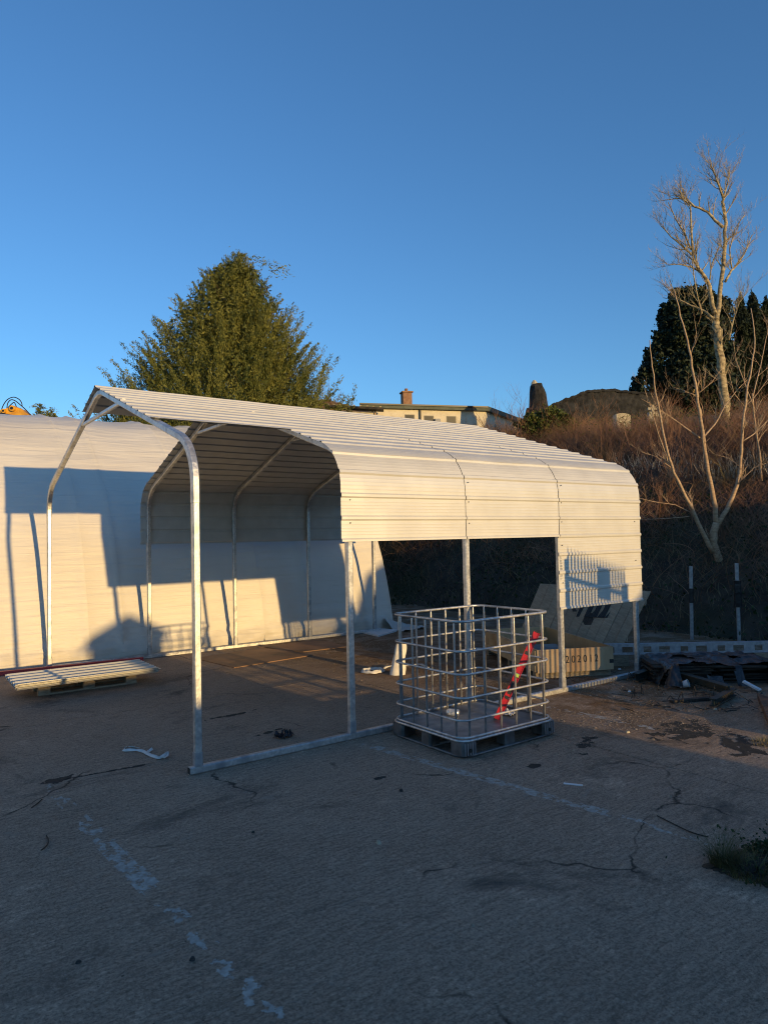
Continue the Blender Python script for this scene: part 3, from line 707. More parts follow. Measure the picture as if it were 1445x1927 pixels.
for (bx, by, tx, ty, w0, w1, ww, lab) in [(1301, 1203, 1299, 1066, 1107, 1134, .075, 'grey steel post with a short black band standing at the foot of the bank'), (1390, 1207, 1385, 1060, 1092, 1142, .115, 'grey steel post with a long black box fixed on it by the bank')]:
    p = onz(bx, by); dep = (p-CAM).dot(_f); q = at(tx, ty, dep)
    o = empty('steel_post', (p.x, p.y, 0), R(30), lab, 'post'); tp = Matrix.Rotation(R(-30), 3, 'Z') @ (q-p)
    MB().sq([(0, 0, 0), tp], .060).build('post_tube', M['galv_dull'], o)
    za = (by-w1)/(by-ty); zb_ = (by-w0)/(by-ty)
    MB().sq([tp*za+Vector((-.01, 0, 0)), tp*zb_+Vector((-.01, 0, 0))], ww).build('black_band', M['black_wrap'], o)
def pile():
    U = Vector((_r.x, _r.y, 0)).normalized(); Wd = Vector((-U.y, U.x, 0))
    base = at(1335, 1260, 8.8); base.z = 0; rz = math.atan2(U.y, U.x)
    rr = random.Random(4)
    ORD = ['lowest', 'second lowest', 'third lowest', 'fourth lowest', 'fifth lowest', 'middle', 'fifth highest', 'fourth highest', 'third highest', 'second highest', 'topmost']
    k = 0
    for lay in range(11):
        z = .012+lay*.0225
        for s in (0, 1):
            L = rr.uniform(.55, .80); x = -.36+s*.74+rr.uniform(-.06, .06); y = .18+rr.uniform(-.08, .08); 
            b = MB(); b.box((0, 0, 0), (L, .62+rr.uniform(-.1, .06), .020))
            o = b.build('dark_board', M['dark_board'], label='%s dark wet board in the %s half of the black-wrapped pile' % (ORD[lay], 'left' if s == 0 else 'right'), cat='board', group='dark boards in the %s half of the wrapped pile' % ('left' if s == 0 else 'right'))
            P = base+U*x+Wd*y; o.location = (P.x, P.y, z); o.rotation_euler = (R(rr.uniform(-1.3, 1.3)), R(rr.uniform(-1.2, 1.2)), rz+R(rr.uniform(-9, 9)))
    # black polythene over it
    V = []; F = []; nx, ny = 60, 34
    for i in range(nx):
        for j in range(ny):
            u, v = i/(nx-1), j/(ny-1); x = -.75+1.55*u; y = -.42+.95*v
            top = .25 if .12 < v else .25*(v/.12)
            edge = min(1, u/.08, (1-u)/.08)
            z = top*edge+.05*noise.noise(Vector((x*3+v, y*4, 2)))*edge+.03*noise.noise(Vector((x*11, y*9, 7)))+.02
            gap = noise.noise(Vector((x*2.1+.5, z*3, 1.7)))
            P = base+U*x+Wd*(y-.05*(1-v)); V.append((P.x, P.y, max(.01, z)))
    for i in range(nx-1):
        for j in range(ny-1):
            u, v = i/(nx-1), j/(ny-1)
            hole = (v < .25 and (.12 < u < .30 or .62 < u < .88)) or noise.noise(Vector((u*5, v*4, 11))) > .33
            if not hole: a = i*ny+j; F.append((a, a+ny, a+ny+1, a+1))
    o = fastmesh('black_sheeting', V, F, M['black_wrap'], smooth=True); tag(o, 'torn black polythene sheeting draped over the pile of dark boards', 'sheeting')
    def steel(name, L, lab):
        a_, b_, w = L; q = empty(name, (a_.x, a_.y, 0), 0, lab, 'beam'); A = Vector((0, 0, a_.z)); B = b_-Vector((a_.x, a_.y, 0))
        MB().beam(A, B, w, .012).build('top_flange', M['green_beam'], q); MB().beam(A-Vector((0, 0, w*.9)), B-Vector((0, 0, w*.9)), w, .012).build('bottom_flange', M['green_beam'], q); MB().beam(A-Vector((0, 0, w*.45)), B-Vector((0, 0, w*.45)), .014, w*.82).build('web', M['green_beam'], q)
    steel('green_beam', (onz(1195, 1268, .10), onz(1238, 1252, .16), .09), 'short dark green steel beam lying against the end of the base rail')
    steel('green_beam', (onz(1232, 1252, .17), onz(1372, 1292, .13), .09), 'long dark green steel beam lying in front of the wrapped pile')
    steel('green_beam', (onz(1340, 1316, .09), onz(1378, 1296, .09), .075), 'dark green steel offcut on the ground in front of the long beam')
    p = onz(1287, 1297); o = empty('plastic_tub', (p.x, p.y, .06), 0, 'small white plastic tub lying among the debris', 'tub'); o.rotation_euler = (R(70), 0, R(20))
    b = MB(); b.tube([(0, 0, -.05), (0, 0, .05)], [.035, .045], 14, cap=False); b.tube([(0, 0, -.05), (0, 0, -.046)], [.035, .035], 14); b.build('tub_wall', M['litter_white'], o, smooth=True)
    b = MB(); b.tube([(0.045*math.cos(t*.4488), .045*math.sin(t*.4488), .05) for t in range(15)], .004, 6, cap=False); b.build('rim', M['litter_white'], o)
    MB().beam(onz(1398, 1282, .10), onz(1430, 1299, .02), .07, .02).build('plastic_offcut', M['litter_white'], label='white plastic offcut lying at the right of the debris', cat='offcut')
    MB().beam(onz(1262, 1320, .02), onz(1335, 1314, .02), .06, .03).build('wet_plank', M['dark_board'], label='blackened plank lying flat in front of the green beams', cat='plank')
    c = [onz(1424, 1312, .02), onz(1448, 1322, .02), onz(1475, 1385, .02), onz(1446, 1366, .02)]
    b = MB(); b.add([(q.x, q.y, .004) for q in c]+[(q.x, q.y, .07) for q in c], [(3, 2, 1, 0), (4, 5, 6, 7), (0, 1, 5, 4), (1, 2, 6, 5), (2, 3, 7, 6), (3, 0, 4, 7)]); b.build('rusty_plate', M['rust'], label='rusty brown plate at the right edge beside the debris', cat='plate')
    for i, (x, y, s, m, lab) in enumerate([(1255, 1254, .07, 'twig_pale', 'pale wood chip on the pile of debris'), (1184, 1302, .05, 'litter_white', 'small white scrap on the ground under the corner of the carport'), (1165, 1260, .06, 'litter_white', 'pale scrap beside the right corner of the crate'), (1180, 1379, .055, 'headstone', 'pale stone on the concrete below the lit gravel'), (660, 1235, .05, 'litter_white', 'white scrap on the gravel beyond the second leg'), (1020, 1328, .05, 'litter_white', 'white scrap by the foot of the cage'), (1345, 1335, .05, 'twig_pale', 'pale stick end on the ground near the rusty plate')]):
        q = onz(x, y); b = MB(); r2 = random.Random(i); n = 7
        ring_ = [(s*.6*math.cos(k*6.283/n)*r2.uniform(.6, 1.1), s*.4*math.sin(k*6.283/n)*r2.uniform(.6, 1.1)) for k in range(n)]
        b.add([(a_, c_, .001) for a_, c_ in ring_]+[(a_*.7, c_*.7, s*.3) for a_, c_ in ring_], [tuple(range(n))[::-1], tuple(range(n, 2*n))]+[(k, (k+1) % n, (k+1) % n+n, k+n) for k in range(n)])
        o = b.build('scrap', M[m], label=lab, cat='scrap'); o.location = (q.x, q.y, 0)
    # tangled wires and sticks: one uncountable mass
    b = MB(); rr = random.Random(9)
    for k in range(150):
        q = onz(rr.uniform(1185, 1445), rr.uniform(1262, 1345)); 
        if k > 110: q = onz(rr.uniform(900, 1180), rr.uniform(1190, 1290))
        a_ = rr.uniform(0, 6.28); L = rr.uniform(.05, .32); z = rr.uniform(.004, .03); h = rr.choice([0, 0, .04, .1]); b.tube([(q.x, q.y, z), (q.x+L*.5*math.cos(a_), q.y+L*.5*math.sin(a_), z+h), (q.x+L*math.cos(a_+.3), q.y+L*math.sin(a_+.3), z)], rr.uniform(.002, .006), 4)
    b.build('twig_litter', M['dark_board'], kind='stuff', label='twigs and wire scraps strewn around the debris', cat='litter')
pile()
def scatter_stones():
    V = []; F = []; rr = random.Random(21)
    def stone(x, y, s):
        n = len(V); 
        for k in range(5): V.append((x+s*math.cos(k*1.2566+s*90)*rr.uniform(.6, 1), y+s*math.sin(k*1.2566+s*90)*rr.uniform(.6, 1), 0.0005))
        V.append((x, y, s*rr.uniform(.4, .8)))
        for k in range(5): F.append((n+k, n+(k+1) % 5, n+5))
    for k in range(30000):
        u = rr.random()
        if u < .80: x, y = rr.uniform(2.5, 5.6), rr.uniform(-2.0, 5.9)
        elif u < .93: x, y = rr.uniform(3.5, 8.5), rr.uniform(-2.2, 2)
        else: x, y = rr.uniform(-2.5, 5), rr.uniform(-4.5, 6)
        if noise.noise(Vector((x*1.3, y*1.3, 4))) < -.12 and u < .93: continue
        stone(x, y, rr.uniform(.003, .010) if rr.random() < .97 else rr.uniform(.012, .022))
    o = fastmesh('gravel', V, F, M['gravel'], nper=3); tag(o, 'loose grit and small stones scattered on the concrete', 'gravel', kind='stuff')
M['gravel'] = mat('loose_grit', (.13, .092, .058), (.42, .33, .23), scale=25, rough=.9)
scatter_stones()

# ------------------------------------------------------------------ painted lines and stains
def paint_line(pxa, pxb, w, seed, thr, label, z=.0012):
    a, b = onz(*pxa), onz(*pxb); d = (b-a); L = d.length; d.normalize(); s = Vector((-d.y, d.x, 0))
    cs = .006; nx, ny = int(L/cs), int(w/cs); V = []; F = []; keep = {}
    def fld(i, j):
        x, y = i*cs, j*cs
        n = noise.fractal(Vector((x*11.0, y*17, seed)), .55, 2.1, 5)+.55*noise.noise(Vector((x*1.9, y*.4, seed+7)))
        e = min(j, ny-j)/ny; return n-(.35 if e < .08 else 0)
    idx = {}
    def vid(i, j):
        if (i, j) not in idx:
            q = a+d*(i*cs)+s*((j/ny-.5)*w); jx = noise.noise(Vector((i*.9, j*.9, seed)))*cs*.5
            idx[(i, j)] = len(V); V.append((q.x+jx, q.y+jx*.7, z))
        return idx[(i, j)]
    for i in range(nx):
        t = thr(i/nx)
        for j in range(ny):
            if fld(i+.5, j+.5) > t: F.append((vid(i, j), vid(i+1, j), vid(i+1, j+1), vid(i, j+1)))
    # connected patches become pieces of their own
    par = list(range(len(V)))
    def fd(q):
        while par[q] != q: par[q] = par[par[q]]; q = par[q]
        return q
    for f in F:
        for q in f[1:]: par[fd(q)] = fd(f[0])
    comp = {}
    for f in F: comp.setdefault(fd(f[0]), []).append(f)
    root = empty('painted_line', (a+b)/2, 0, label, 'road marking'); o0 = (a+b)/2
    for fs in comp.values():
        if len(fs) < 5: continue
        ids = sorted({q for f in fs for q in f}); mp_ = {q: i for i, q in enumerate(ids)}
        fastmesh('paint_patch', [(V[q][0]-o0.x, V[q][1]-o0.y, V[q][2]) for q in ids], [[mp_[q] for q in f] for f in fs], M['paint'], root)
paint_line((88, 1475), (545, 1935), .13, 3.3, lambda t: (.16 if .22 < t < .62 else .34) if t < .88 else .16, 'worn broken white painted line across the dark foreground at the left')
paint_line((640, 1388), (1335, 1586), .115, 9.1, lambda t: -.06 if .12 < t < .8 else .34, 'worn white painted line running from the base rail to the weeds')
paint_line((1030, 1330), (1235, 1372), .10, 5.1, lambda t: .1, 'faint worn white line on the lit gravel right of the cage')
def stain(px, sx, sy, rz, seed, label, m='stain', thr=.0, z=.0016):
    c = onz(*px); V = []; F = []; n = 70; idx = {}
    cr, sr = math.cos(rz), math.sin(rz)
    for i in range(n):
        for j in range(n):
            u, v = (i+.5)/n*2-1, (j+.5)/n*2-1
            if noise.fractal(Vector((u*2.6*sx*3, v*2.6*sy*3, seed)), .8, 2.2, 5)*1.1+.45-(u*u+v*v)*.9 > thr:
                f = []
                for di, dj in ((0, 0), (1, 0), (1, 1), (0, 1)):
                    key = (i+di, j+dj)
                    if key not in idx:
                        x, y = ((i+di)/n*2-1)*sx, ((j+dj)/n*2-1)*sy; idx[key] = len(V); V.append((c.x+x*cr-y*sr, c.y+x*sr+y*cr, z))
                    f.append(idx[key])
                F.append(f)
    if F: o = fastmesh('ground_stain', V, F, M[m]); tag(o, label, 'stain')
stain((110, 1467), .16, .10, .1, 2, 'black oily stain on the joint at the left')
stain((215, 1450), .42, .025, R(-4), 4, 'thin dark streak along the concrete joint at the left')
stain((440, 1345), .30, .05, .1, 6, 'dark dirt streaks on the slab inside the carport')
stain((510, 1377), .22, .04, .3, 7, 'dark streak beside the black rag')
stain((1290, 1375), .55, .30, .2, 12, 'dark wet soil patch on the concrete at the right', thr=.12)
stain((1390, 1400), .45, .22, .6, 14, 'dark wet soil patch at the far right edge', thr=.1)
stain((1010, 1440), .12, .06, .2, 16, 'small dark stain right of the cage', thr=.1)
stain((720, 1463), .08, .03, .0, 18, 'small dark smear below the front rail')
stain((1100, 1400), .35, .12, .5, 22, 'dark patch between the cage and the lit gravel', thr=.2)
for i, (pa, pb, lab) in enumerate([((1060, 1474), (1096, 1478), 'thin white plastic strip on the concrete below the cage')]): MB().beam(onz(*pa, .004), onz(*pb, .004), .022, .006).build('plastic_strip', M['litter_white'], label=lab, cat='strip')
for pts, lab in [([(78, 1600), (88, 1592), (92, 1582), (88, 1572)], 'small bent twig on the dark concrete at the left'), ([(60, 1520), (72, 1511), (80, 1504)], 'thin straight twig on the concrete at the left edge'), ([(1236, 1535), (1270, 1552), (1300, 1566), (1332, 1575)], 'long thin black stick lying beside the weeds')]:
    b = MB(); b.tube(pxpath(pts, .006, 3), .004, 5); b.build('twig', M['dark_board'], label=lab, cat='twig')
for i, (x, y, s, lab) in enumerate([(755, 1489, .018, 'small black lump on the concrete below the cage'), (363, 1806, .014, 'small black lump beside the broken line in the foreground'), (148, 1812, .012, 'tiny black lump in the left foreground'), (477, 1567, .012, 'tiny black lump in the middle of the dark concrete'), (1303, 1945, .016, 'dark lump at the bottom edge'), (713, 1587, .02, 'pale chip on the concrete in the middle foreground')]):
    q = onz(x, y); b = MB(); r2 = random.Random(i+50)
    ring_ = [(s*math.cos(k)*r2.uniform(.7, 1.2), s*math.sin(k)*r2.uniform(.7, 1.2)) for k in range(6)]
    b.add([(a_, c_, .0005) for a_, c_ in ring_]+[(a_*.6, c_*.6, s*.9) for a_, c_ in ring_], [tuple(range(6))[::-1], tuple(range(6, 12))]+[(k, (k+1) % 6, (k+1) % 6+6, k+6) for k in range(6)])
    o = b.build('lump', M['black_paint'] if 'pale' not in lab else M['headstone'], label=lab, cat='lump'); o.location = (q.x, q.y, 0)

# weedy soil patch where the slab corner is missing
def soil_patch():
    P = [onz(x, y, 0) for x, y in [(1322, 1634), (1352, 1610), (1400, 1600), (1445, 1583), (1600, 1545), (1700, 1700), (1530, 1695), (1440, 1668), (1385, 1652)]]; rr = random.Random(5); out = []
    for i in range(len(P)):
        a, b2 = P[i], P[(i+1) % len(P)]
        for k in range(10): q = a.lerp(b2, k/10); out.append(Vector((q.x+rr.uniform(-.022, .022), q.y+rr.uniform(-.022, .022), .0015)))
    c = sum(out, Vector())/len(out); n = len(out); V = list(out); F = []
    for t, z in ((.82, .012), (.5, .03), (.2, .035)): V += [Vector((c.x+(q.x-c.x)*t, c.y+(q.y-c.y)*t, z*rr.uniform(.4, 1.3))) for q in out]
    for L_ in range(3):
        for i in range(n): F.append((L_*n+i, L_*n+(i+1) % n, (L_+1)*n+(i+1) % n, (L_+1)*n+i))
    V.append(Vector((c.x, c.y, .03))); F += [(3*n+i, 3*n+(i+1) % n, 4*n) for i in range(n)]
    b = MB(); b.add(V, F); b.build('soil_patch', M['soil'], kind='structure', smooth=True)
soil_patch()
def blades(name, c, rad, n, hmin, hmax, lean, m, seed, w=.0035, label=None, cat='grass tuft'):
    rg = np.random.default_rng(seed); V = []; F = []
    for k in range(n):
        a_ = rg.uniform(0, 6.283); r_ = rad*math.sqrt(rg.random()); x, y = c[0]+r_*math.cos(a_), c[1]+r_*math.sin(a_); h = rg.uniform(hmin, hmax); L = rg.uniform(.3, 1)*lean
        a2 = a_+rg.normal(0, .6); dx, dy = math.cos(a2)*L*h, math.sin(a2)*L*h; sx, sy = -math.sin(a2+rg.normal(0, 1))*w, math.cos(a2)*w; b0 = len(V)
        for t in (0, .4, .75, 1):
            ww = (1-t*.85); V.append((x+dx*t*t-sx*ww, y+dy*t*t-sy*ww, c[2]+h*(t-.25*t*t*L))); V.append((x+dx*t*t+sx*ww, y+dy*t*t+sy*ww, c[2]+h*(t-.25*t*t*L)))
        for i in range(3): F.append((b0+2*i, b0+2*i+1, b0+2*i+3, b0+2*i+2))
    o = fastmesh(name, V, F, M[m]); tag(o, label, cat); return o
q = onz(1362, 1628); blades('grass_tuft', (q.x, q.y, 0), .075, 420, .05, .22, 1.3, 'grass', 5, .0016, 'dry grass tuft growing at the broken slab corner')
q = onz(1418, 1648); blades('weed_tuft', (q.x, q.y, .01), .15, 420, .02, .09, 1.4, 'grass', 6, .003, 'low green weeds on the soil patch at the right edge')
def leafclump(name, c, rad, hgt, n, s, m, seed, label, cat='plant'):
    rg = np.random.default_rng(seed); P_ = rg.normal(0, 1, (n, 3)); P_ /= np.linalg.norm(P_, axis=1)[:, None]; P_ *= rg.uniform(.3, 1, (n, 1))**.5; P_[:, 2] = np.abs(P_[:, 2])
    P_ = P_*np.array([rad, rad, hgt])+np.array(c); leafquads(name, P_, np.full(n, s), m, rg, label, cat)
def leafquads(name, P_, S, m, rg, label=None, cat=None, parent=None, dirs=None, aspect=.6, kind=None):
    n = len(P_); d = rg.normal(0, 1, (n, 3)) if dirs is None else dirs+rg.normal(0, .35, (n, 3)); d /= np.linalg.norm(d, axis=1)[:, None]+1e-9
    t = np.cross(d, rg.normal(0, 1, (n, 3))); t /= np.linalg.norm(t, axis=1)[:, None]+1e-9
    S = S[:, None]; V = np.stack([P_-d*S*.5, P_+t*S*aspect*.5, P_+d*S*.5, P_-t*S*aspect*.5], 1).reshape(-1, 3); F = np.arange(4*n).reshape(-1, 4)
    o = fastmesh(name, V, F, M[m], parent); tag(o, label, cat, kind=kind); return o
def patch_weeds():
    c = onz(1520, 1625); rg2 = np.random.default_rng(8); P_ = np.stack([rg2.normal(c.x, .20, 1500), rg2.normal(c.y, .17, 1500), rg2.uniform(.008, .045, 1500)], 1); leafquads('ground_cover', P_, rg2.uniform(.012, .035, 1500), 'ivy', rg2, 'low dark ground cover on the soil patch', 'ground cover', kind='stuff')
patch_weeds()
q = onz(1436, 1612); leafclump('weed', (q.x, q.y, .0), .11, .09, 240, .028, 'ivy', 3, 'dark leafy weed on the soil patch at the right edge', 'weed')
# small clump of mud with grass at the far right of the lit gravel
q = onz(1438, 1400); blades('grass_tuft', (q.x, q.y, 0), .12, 200, .02, .06, 1.2, 'dead_grass', 16, .003, 'short dry grass at the right edge beyond the lit gravel')

def limb(b, pts, r0, r1, n=6):
    k = len(pts); b.tube(pts, [r0+(r1-r0)*(i/(k-1))**.8 for i in range(k)], n)
def twigs(b, p, d, r, L, depth, rr, up=.25, n=5, lim=3):
    """recursive crooked branch"""
    pts = [p]; q = Vector(p); dd = Vector(d).normalized(); segs = 4
    for s in range(segs):
        dd = (dd+Vector((rr.uniform(-1, 1), rr.uniform(-1, 1), rr.uniform(-.6, 1)*.8+up*.3))*.22).normalized(); q = q+dd*L/segs; pts.append(q.copy())
    b.tube(pts, [r*(1-.72*i/segs) for i in range(segs+1)], n if depth < 2 else 3, cap=False)
    if depth < lim:
        for s in range(1, segs+1):
            for _ in range(rr.choice([1, 1, 2])):
                e = (dd+Vector((rr.uniform(-1, 1), rr.uniform(-1, 1), rr.uniform(-.3, 1)))*.9).normalized()
                twigs(b, pts[s], e, r*(1-.72*s/segs)*.55+.0015, L*rr.uniform(.32, .55), depth+1, rr, up, n, lim)
# ------------------------------------------------------------------ bank vegetation
def stems(name, X, Y, Hh, lean, w, m, rg, label, cat, droop=0, z0=None, kind='stuff', curl=.35, seg=3):
    n = len(X); Z = terrain(X, Y) if z0 is None else z0; a = rg.uniform(0, 2*np.pi, n); L = rg.uniform(.2, 1, n)*lean
    dx, dy = np.cos(a)*L, np.sin(a)*L; ph = rg.uniform(0, 6.28, n); vw = np.stack([_r.x*np.ones(n), _r.y*np.ones(n), np.zeros(n)], 1)
    rw = rg.normal(0, 1, (n, 3)); vw = vw+rw*.6; vw /= np.linalg.norm(vw, axis=1)[:, None]
    rows = []
    for k in range(seg+1):
        t = k/seg; c = np.stack([X+dx*Hh*t**1.4+curl*.15*Hh*np.sin(ph+t*4), Y+dy*Hh*t**1.4+curl*.15*Hh*np.cos(ph*1.7+t*4), Z-.05+Hh*(t-droop*L*t*t)], 1); ww = (w*(1-.75*t))[:, None]
        rows += [c-vw*ww, c+vw*ww]
    V = np.stack(rows, 1).reshape(-1, 3); m_ = 2*(seg+1); I = (np.arange(n)*m_)[:, None]
    F = np.concatenate([np.stack([I[:, 0]+2*k, I[:, 0]+2*k+1, I[:, 0]+2*k+3, I[:, 0]+2*k+2], 1) for k in range(seg)])
    o = fastmesh(name, V, F, M[m]); tag(o, label, cat, kind=kind); return o
rg = np.random.default_rng(5)
def bankpts(n, xa, xb, ya, yb, dens=None):
    X = rg.uniform(xa, xb, n); Y = rg.uniform(ya, yb, n); 
    if dens is not None:
        k = np.array([noise.noise(Vector((x*.5, y*.5, 1))) for x, y in zip(X, Y)]); sel = k+dens > rg.uniform(-.5, .5, n); X, Y = X[sel], Y[sel]
    return X, Y
X, Y = bankpts(24000, 11.0, 17.5, -4, 17, .25); hm = np.array([.8+.8*max(-.4, noise.noise(Vector((x*.8, y*.8, 3)))) for x, y in zip(X, Y)]); stems('bramble_scrub', X, Y, rg.uniform(.3, 1.1, len(X))*hm, .75, rg.uniform(.0025, .007, len(X)), 'twig', rg, 'reddish brown leafless bramble scrub covering the bank', 'scrub', .3, seg=5, curl=1.5)
X, Y = bankpts(20000, 14.8, 20, -4, 17, .25); hm = np.array([.8+.8*max(-.4, noise.noise(Vector((x*.7, y*.7, 6)))) for x, y in zip(X, Y)]); stems('bramble_crest', X, Y, rg.uniform(.4, 1.1, len(X))*hm, .7, rg.uniform(.0025, .0065, len(X)), 'twig', rg, 'tangled brown bramble scrub along the top of the bank', 'scrub', .3, seg=5, curl=1.5)
X, Y = bankpts(1500, 10.5, 14.5, -3, 13); stems('arching_canes', X, Y, rg.uniform(.7, 1.7, len(X)), 1.6, rg.uniform(.004, .009, len(X)), 'twig', rg, 'arching bramble canes on the lower bank', 'canes', .75, seg=7, curl=.8)
def bushes():
    b = MB(); rr = random.Random(41)
    for k in range(60):
        x = rr.uniform(11.5, 17.5); y = rr.uniform(-1, 15); z = float(terrain(np.array(x), np.array(y)))
        for q in range(rr.randint(3, 5)): twigs(b, Vector((x+rr.uniform(-.2, .2), y+rr.uniform(-.2, .2), z-.05)), Vector((rr.uniform(-.7, .7), rr.uniform(-.7, .7), 1)), rr.uniform(.010, .018), rr.uniform(.7, 1.5), 1, rr, .4, 4, 3)
    b.build('leafless_bushes', M['twig'], kind='stuff', label='tangle of leafless bushes growing on the bank', cat='bushes')
bushes()
X, Y = bankpts(1500, 14.0, 14.85, -2, 6.6); k = rg.random(len(X)) < .62; stems('pale_stems', X[k], Y[k], rg.uniform(.12, .5, k.sum()), .5, rg.uniform(.006, .017, k.sum()), 'twig_pale', rg, 'band of pale dead stems across the middle of the bank', 'stems', .1)
X, Y = bankpts(4200, 9.7, 13, -4, 14); stems('dead_grass', X, Y, rg.uniform(.15, .6, len(X)), 1.0, rg.uniform(.003, .006, len(X)), 'dead_grass', rg, 'dead grass and stalks on the shaded foot of the bank', 'grass', .5)
X, Y = bankpts(9000, 9.6, 13.5, -4, 14, .1); Pn = np.stack([X, Y, terrain(X, Y)+rg.uniform(0, .22, len(X))], 1); leafquads('ivy_cover', Pn, rg.uniform(.04, .11, len(X)), 'ivy', rg, 'dark ivy and leaves covering the foot of the bank', 'ivy', kind='stuff')
X, Y = bankpts(5200, 15.2, 18.5, -3, 12, .0); Pn = np.stack([X, Y, terrain(X, Y)+rg.uniform(.2, .75, len(X))], 1); leafquads('hedge_leaves', Pn, rg.uniform(.03, .07, len(X)), 'shrub', rg, 'sparse olive leaves along the top of the bank', 'leaves', kind='stuff')

# ------------------------------------------------------------------ trees
def traced(name, label, base_depth, limbs, seed, bark, tw=(10, .5), lim=2, droot=0):
    rr = random.Random(seed); base = at(*limbs[0][0][0], base_depth); root = empty(name, base, 0, label, 'tree')
    tr = MB(); cr = MB()
    for li, (px, r0, r1) in enumerate(limbs):
        off = 0 if li == 0 else rr.uniform(-.08, .08)*base_depth*.35; n = len(px)
        pts = [at(x, y, base_depth+off*min(1, (i/(n-1))*1.2))-base for i, (x, y) in enumerate(px)]
        out = []
        for i in range(n-1):
            for k in range(3):
                t = k/3; q = pts[i].lerp(pts[i+1], t)+(Vector((rr.uniform(-1, 1), rr.uniform(-1, 1), rr.uniform(-1, 1)))*r0*.22 if i+k else Vector()); out.append(q)
        out.append(pts[-1]); mb = MB(); limb(mb, out, r0, r1, 8); mb.build('trunk' if li == 0 else 'limb', M[bark], root, smooth=True)
        m = len(out)
        for k in range(tw[0]):
            i = rr.randint(max(1, m//4 if li else int(m*.45)), m-1); d = out[min(i+1, m-1)]-out[i-1]; d.normalize(); e = (d+Vector((rr.uniform(-1, 1), rr.uniform(-1, 1), rr.uniform(-.2, .8)))).normalized()
            rad = r0+(r1-r0)*(i/(m-1))**.8; twigs(cr, out[i], e, min(rad*.5, .022), tw[1]*rr.uniform(.5, 1.1), 1, rr, .3, 4, lim)
    cr.build('crown', M[bark], root)
traced('bare_tree', 'tall leafless tree with pale sunlit bark on top of the bank', 21.5, [
    ([(1372, 835), (1368, 800), (1362, 740), (1355, 680), (1350, 630), (1347, 605)], .155, .105),
    ([(1347, 605), (1352, 575), (1358, 525), (1362, 470), (1364, 420), (1360, 380), (1359, 365)], .085, .04),
    ([(1359, 370), (1352, 350), (1345, 330), (1338, 312)], .035, .016), ([(1361, 370), (1368, 345), (1372, 327)], .03, .012),
    ([(1360, 428), (1345, 415), (1330, 398), (1315, 392), (1295, 385), (1283, 372), (1278, 358)], .05, .018),
    ([(1305, 388), (1290, 372), (1268, 374), (1245, 378)], .028, .01),
    ([(1344, 590), (1337, 560), (1332, 530), (1318, 512), (1305, 490), (1302, 460), (1300, 420), (1298, 385)], .075, .02),
    ([(1318, 512), (1298, 502), (1275, 497), (1256, 497)], .03, .01),
    ([(1303, 480), (1285, 465), (1262, 445), (1243, 425)], .035, .012), ([(1300, 470), (1285, 435), (1270, 410), (1256, 380)], .03, .01),
    ([(1342, 600), (1325, 585), (1300, 575), (1272, 562), (1262, 535)], .045, .012),
    ([(1320, 590), (1312, 560), (1305, 520), (1302, 490)], .03, .012),
    ([(1364, 530), (1375, 510), (1390, 495), (1403, 470), (1412, 448)], .04, .012), ([(1376, 505), (1372, 470), (1382, 430), (1400, 405)], .025, .008),
    ([(1335, 527), (1338, 500), (1350, 470), (1356, 450)], .022, .008),
    ([(1370, 640), (1380, 600), (1390, 570), (1405, 550)], .03, .01)], 3, 'bark', (13, .75), 3)
traced('sapling', 'leafless multi-stemmed sapling growing out of the bank behind the steel posts', 14.0, [
    ([(1362, 1075), (1347, 1045), (1341, 1010), (1347, 985)], .085, .07),
    ([(1347, 988), (1345, 955), (1336, 905), (1326, 850), (1318, 790), (1311, 740), (1302, 690), (1292, 640), (1280, 595), (1268, 545)], .055, .010),
    ([(1350, 988), (1366, 960), (1382, 925), (1391, 890), (1394, 850), (1396, 800), (1404, 740), (1413, 690), (1420, 640), (1412, 580)], .050, .008),
    ([(1341, 1040), (1322, 1005), (1308, 972), (1290, 935), (1268, 890), (1255, 850), (1245, 800), (1234, 740), (1226, 690), (1222, 640)], .05, .008),
    ([(1250, 850), (1238, 815), (1222, 760), (1210, 728)], .014, .004),
    ([(1319, 826), (1345, 798), (1362, 765), (1385, 735), (1405, 715)], .02, .005), ([(1316, 824), (1290, 805), (1262, 785), (1240, 770), (1205, 750)], .016, .005),
    ([(1311, 745), (1285, 735), (1265, 728)], .010, .003), ([(1311, 742), (1338, 720), (1360, 690)], .012, .004), ([(1298, 670), (1310, 630), (1306, 600)], .010, .003),
    ([(1397, 830), (1420, 815), (1445, 790), (1470, 770)], .014, .005), ([(1400, 765), (1380, 740), (1370, 700)], .010, .004), ([(1402, 765), (1425, 740), (1450, 705)], .012, .004),
    ([(1300, 965), (1270, 950), (1235, 945), (1205, 938)], .012, .004), ([(1296, 972), (1262, 975), (1225, 977), (1205, 977)], .010, .004), ([(1262, 880), (1235, 860), (1205, 850)], .010, .004), ([(1393, 880), (1370, 862), (1345, 855)], .008, .003), ([(1392, 905), (1418, 880), (1440, 872)], .010, .004)], 8, 'bark_s', (5, .45), 2)
# extra thin saplings / suckers right of the tall tree
traced('young_tree', 'thin leafless young tree at the right edge on the bank', 15.5, [
    ([(1432, 905), (1428, 850), (1420, 800), (1415, 740)], .03, .016), ([(1417, 765), (1400, 720), (1385, 680), (1378, 640)], .014, .004), ([(1416, 745), (1430, 690), (1440, 640), (1450, 600)], .014, .004), ([(1425, 820), (1450, 780), (1470, 750)], .012, .004)], 13, 'bark_s', (8, .5), 2)

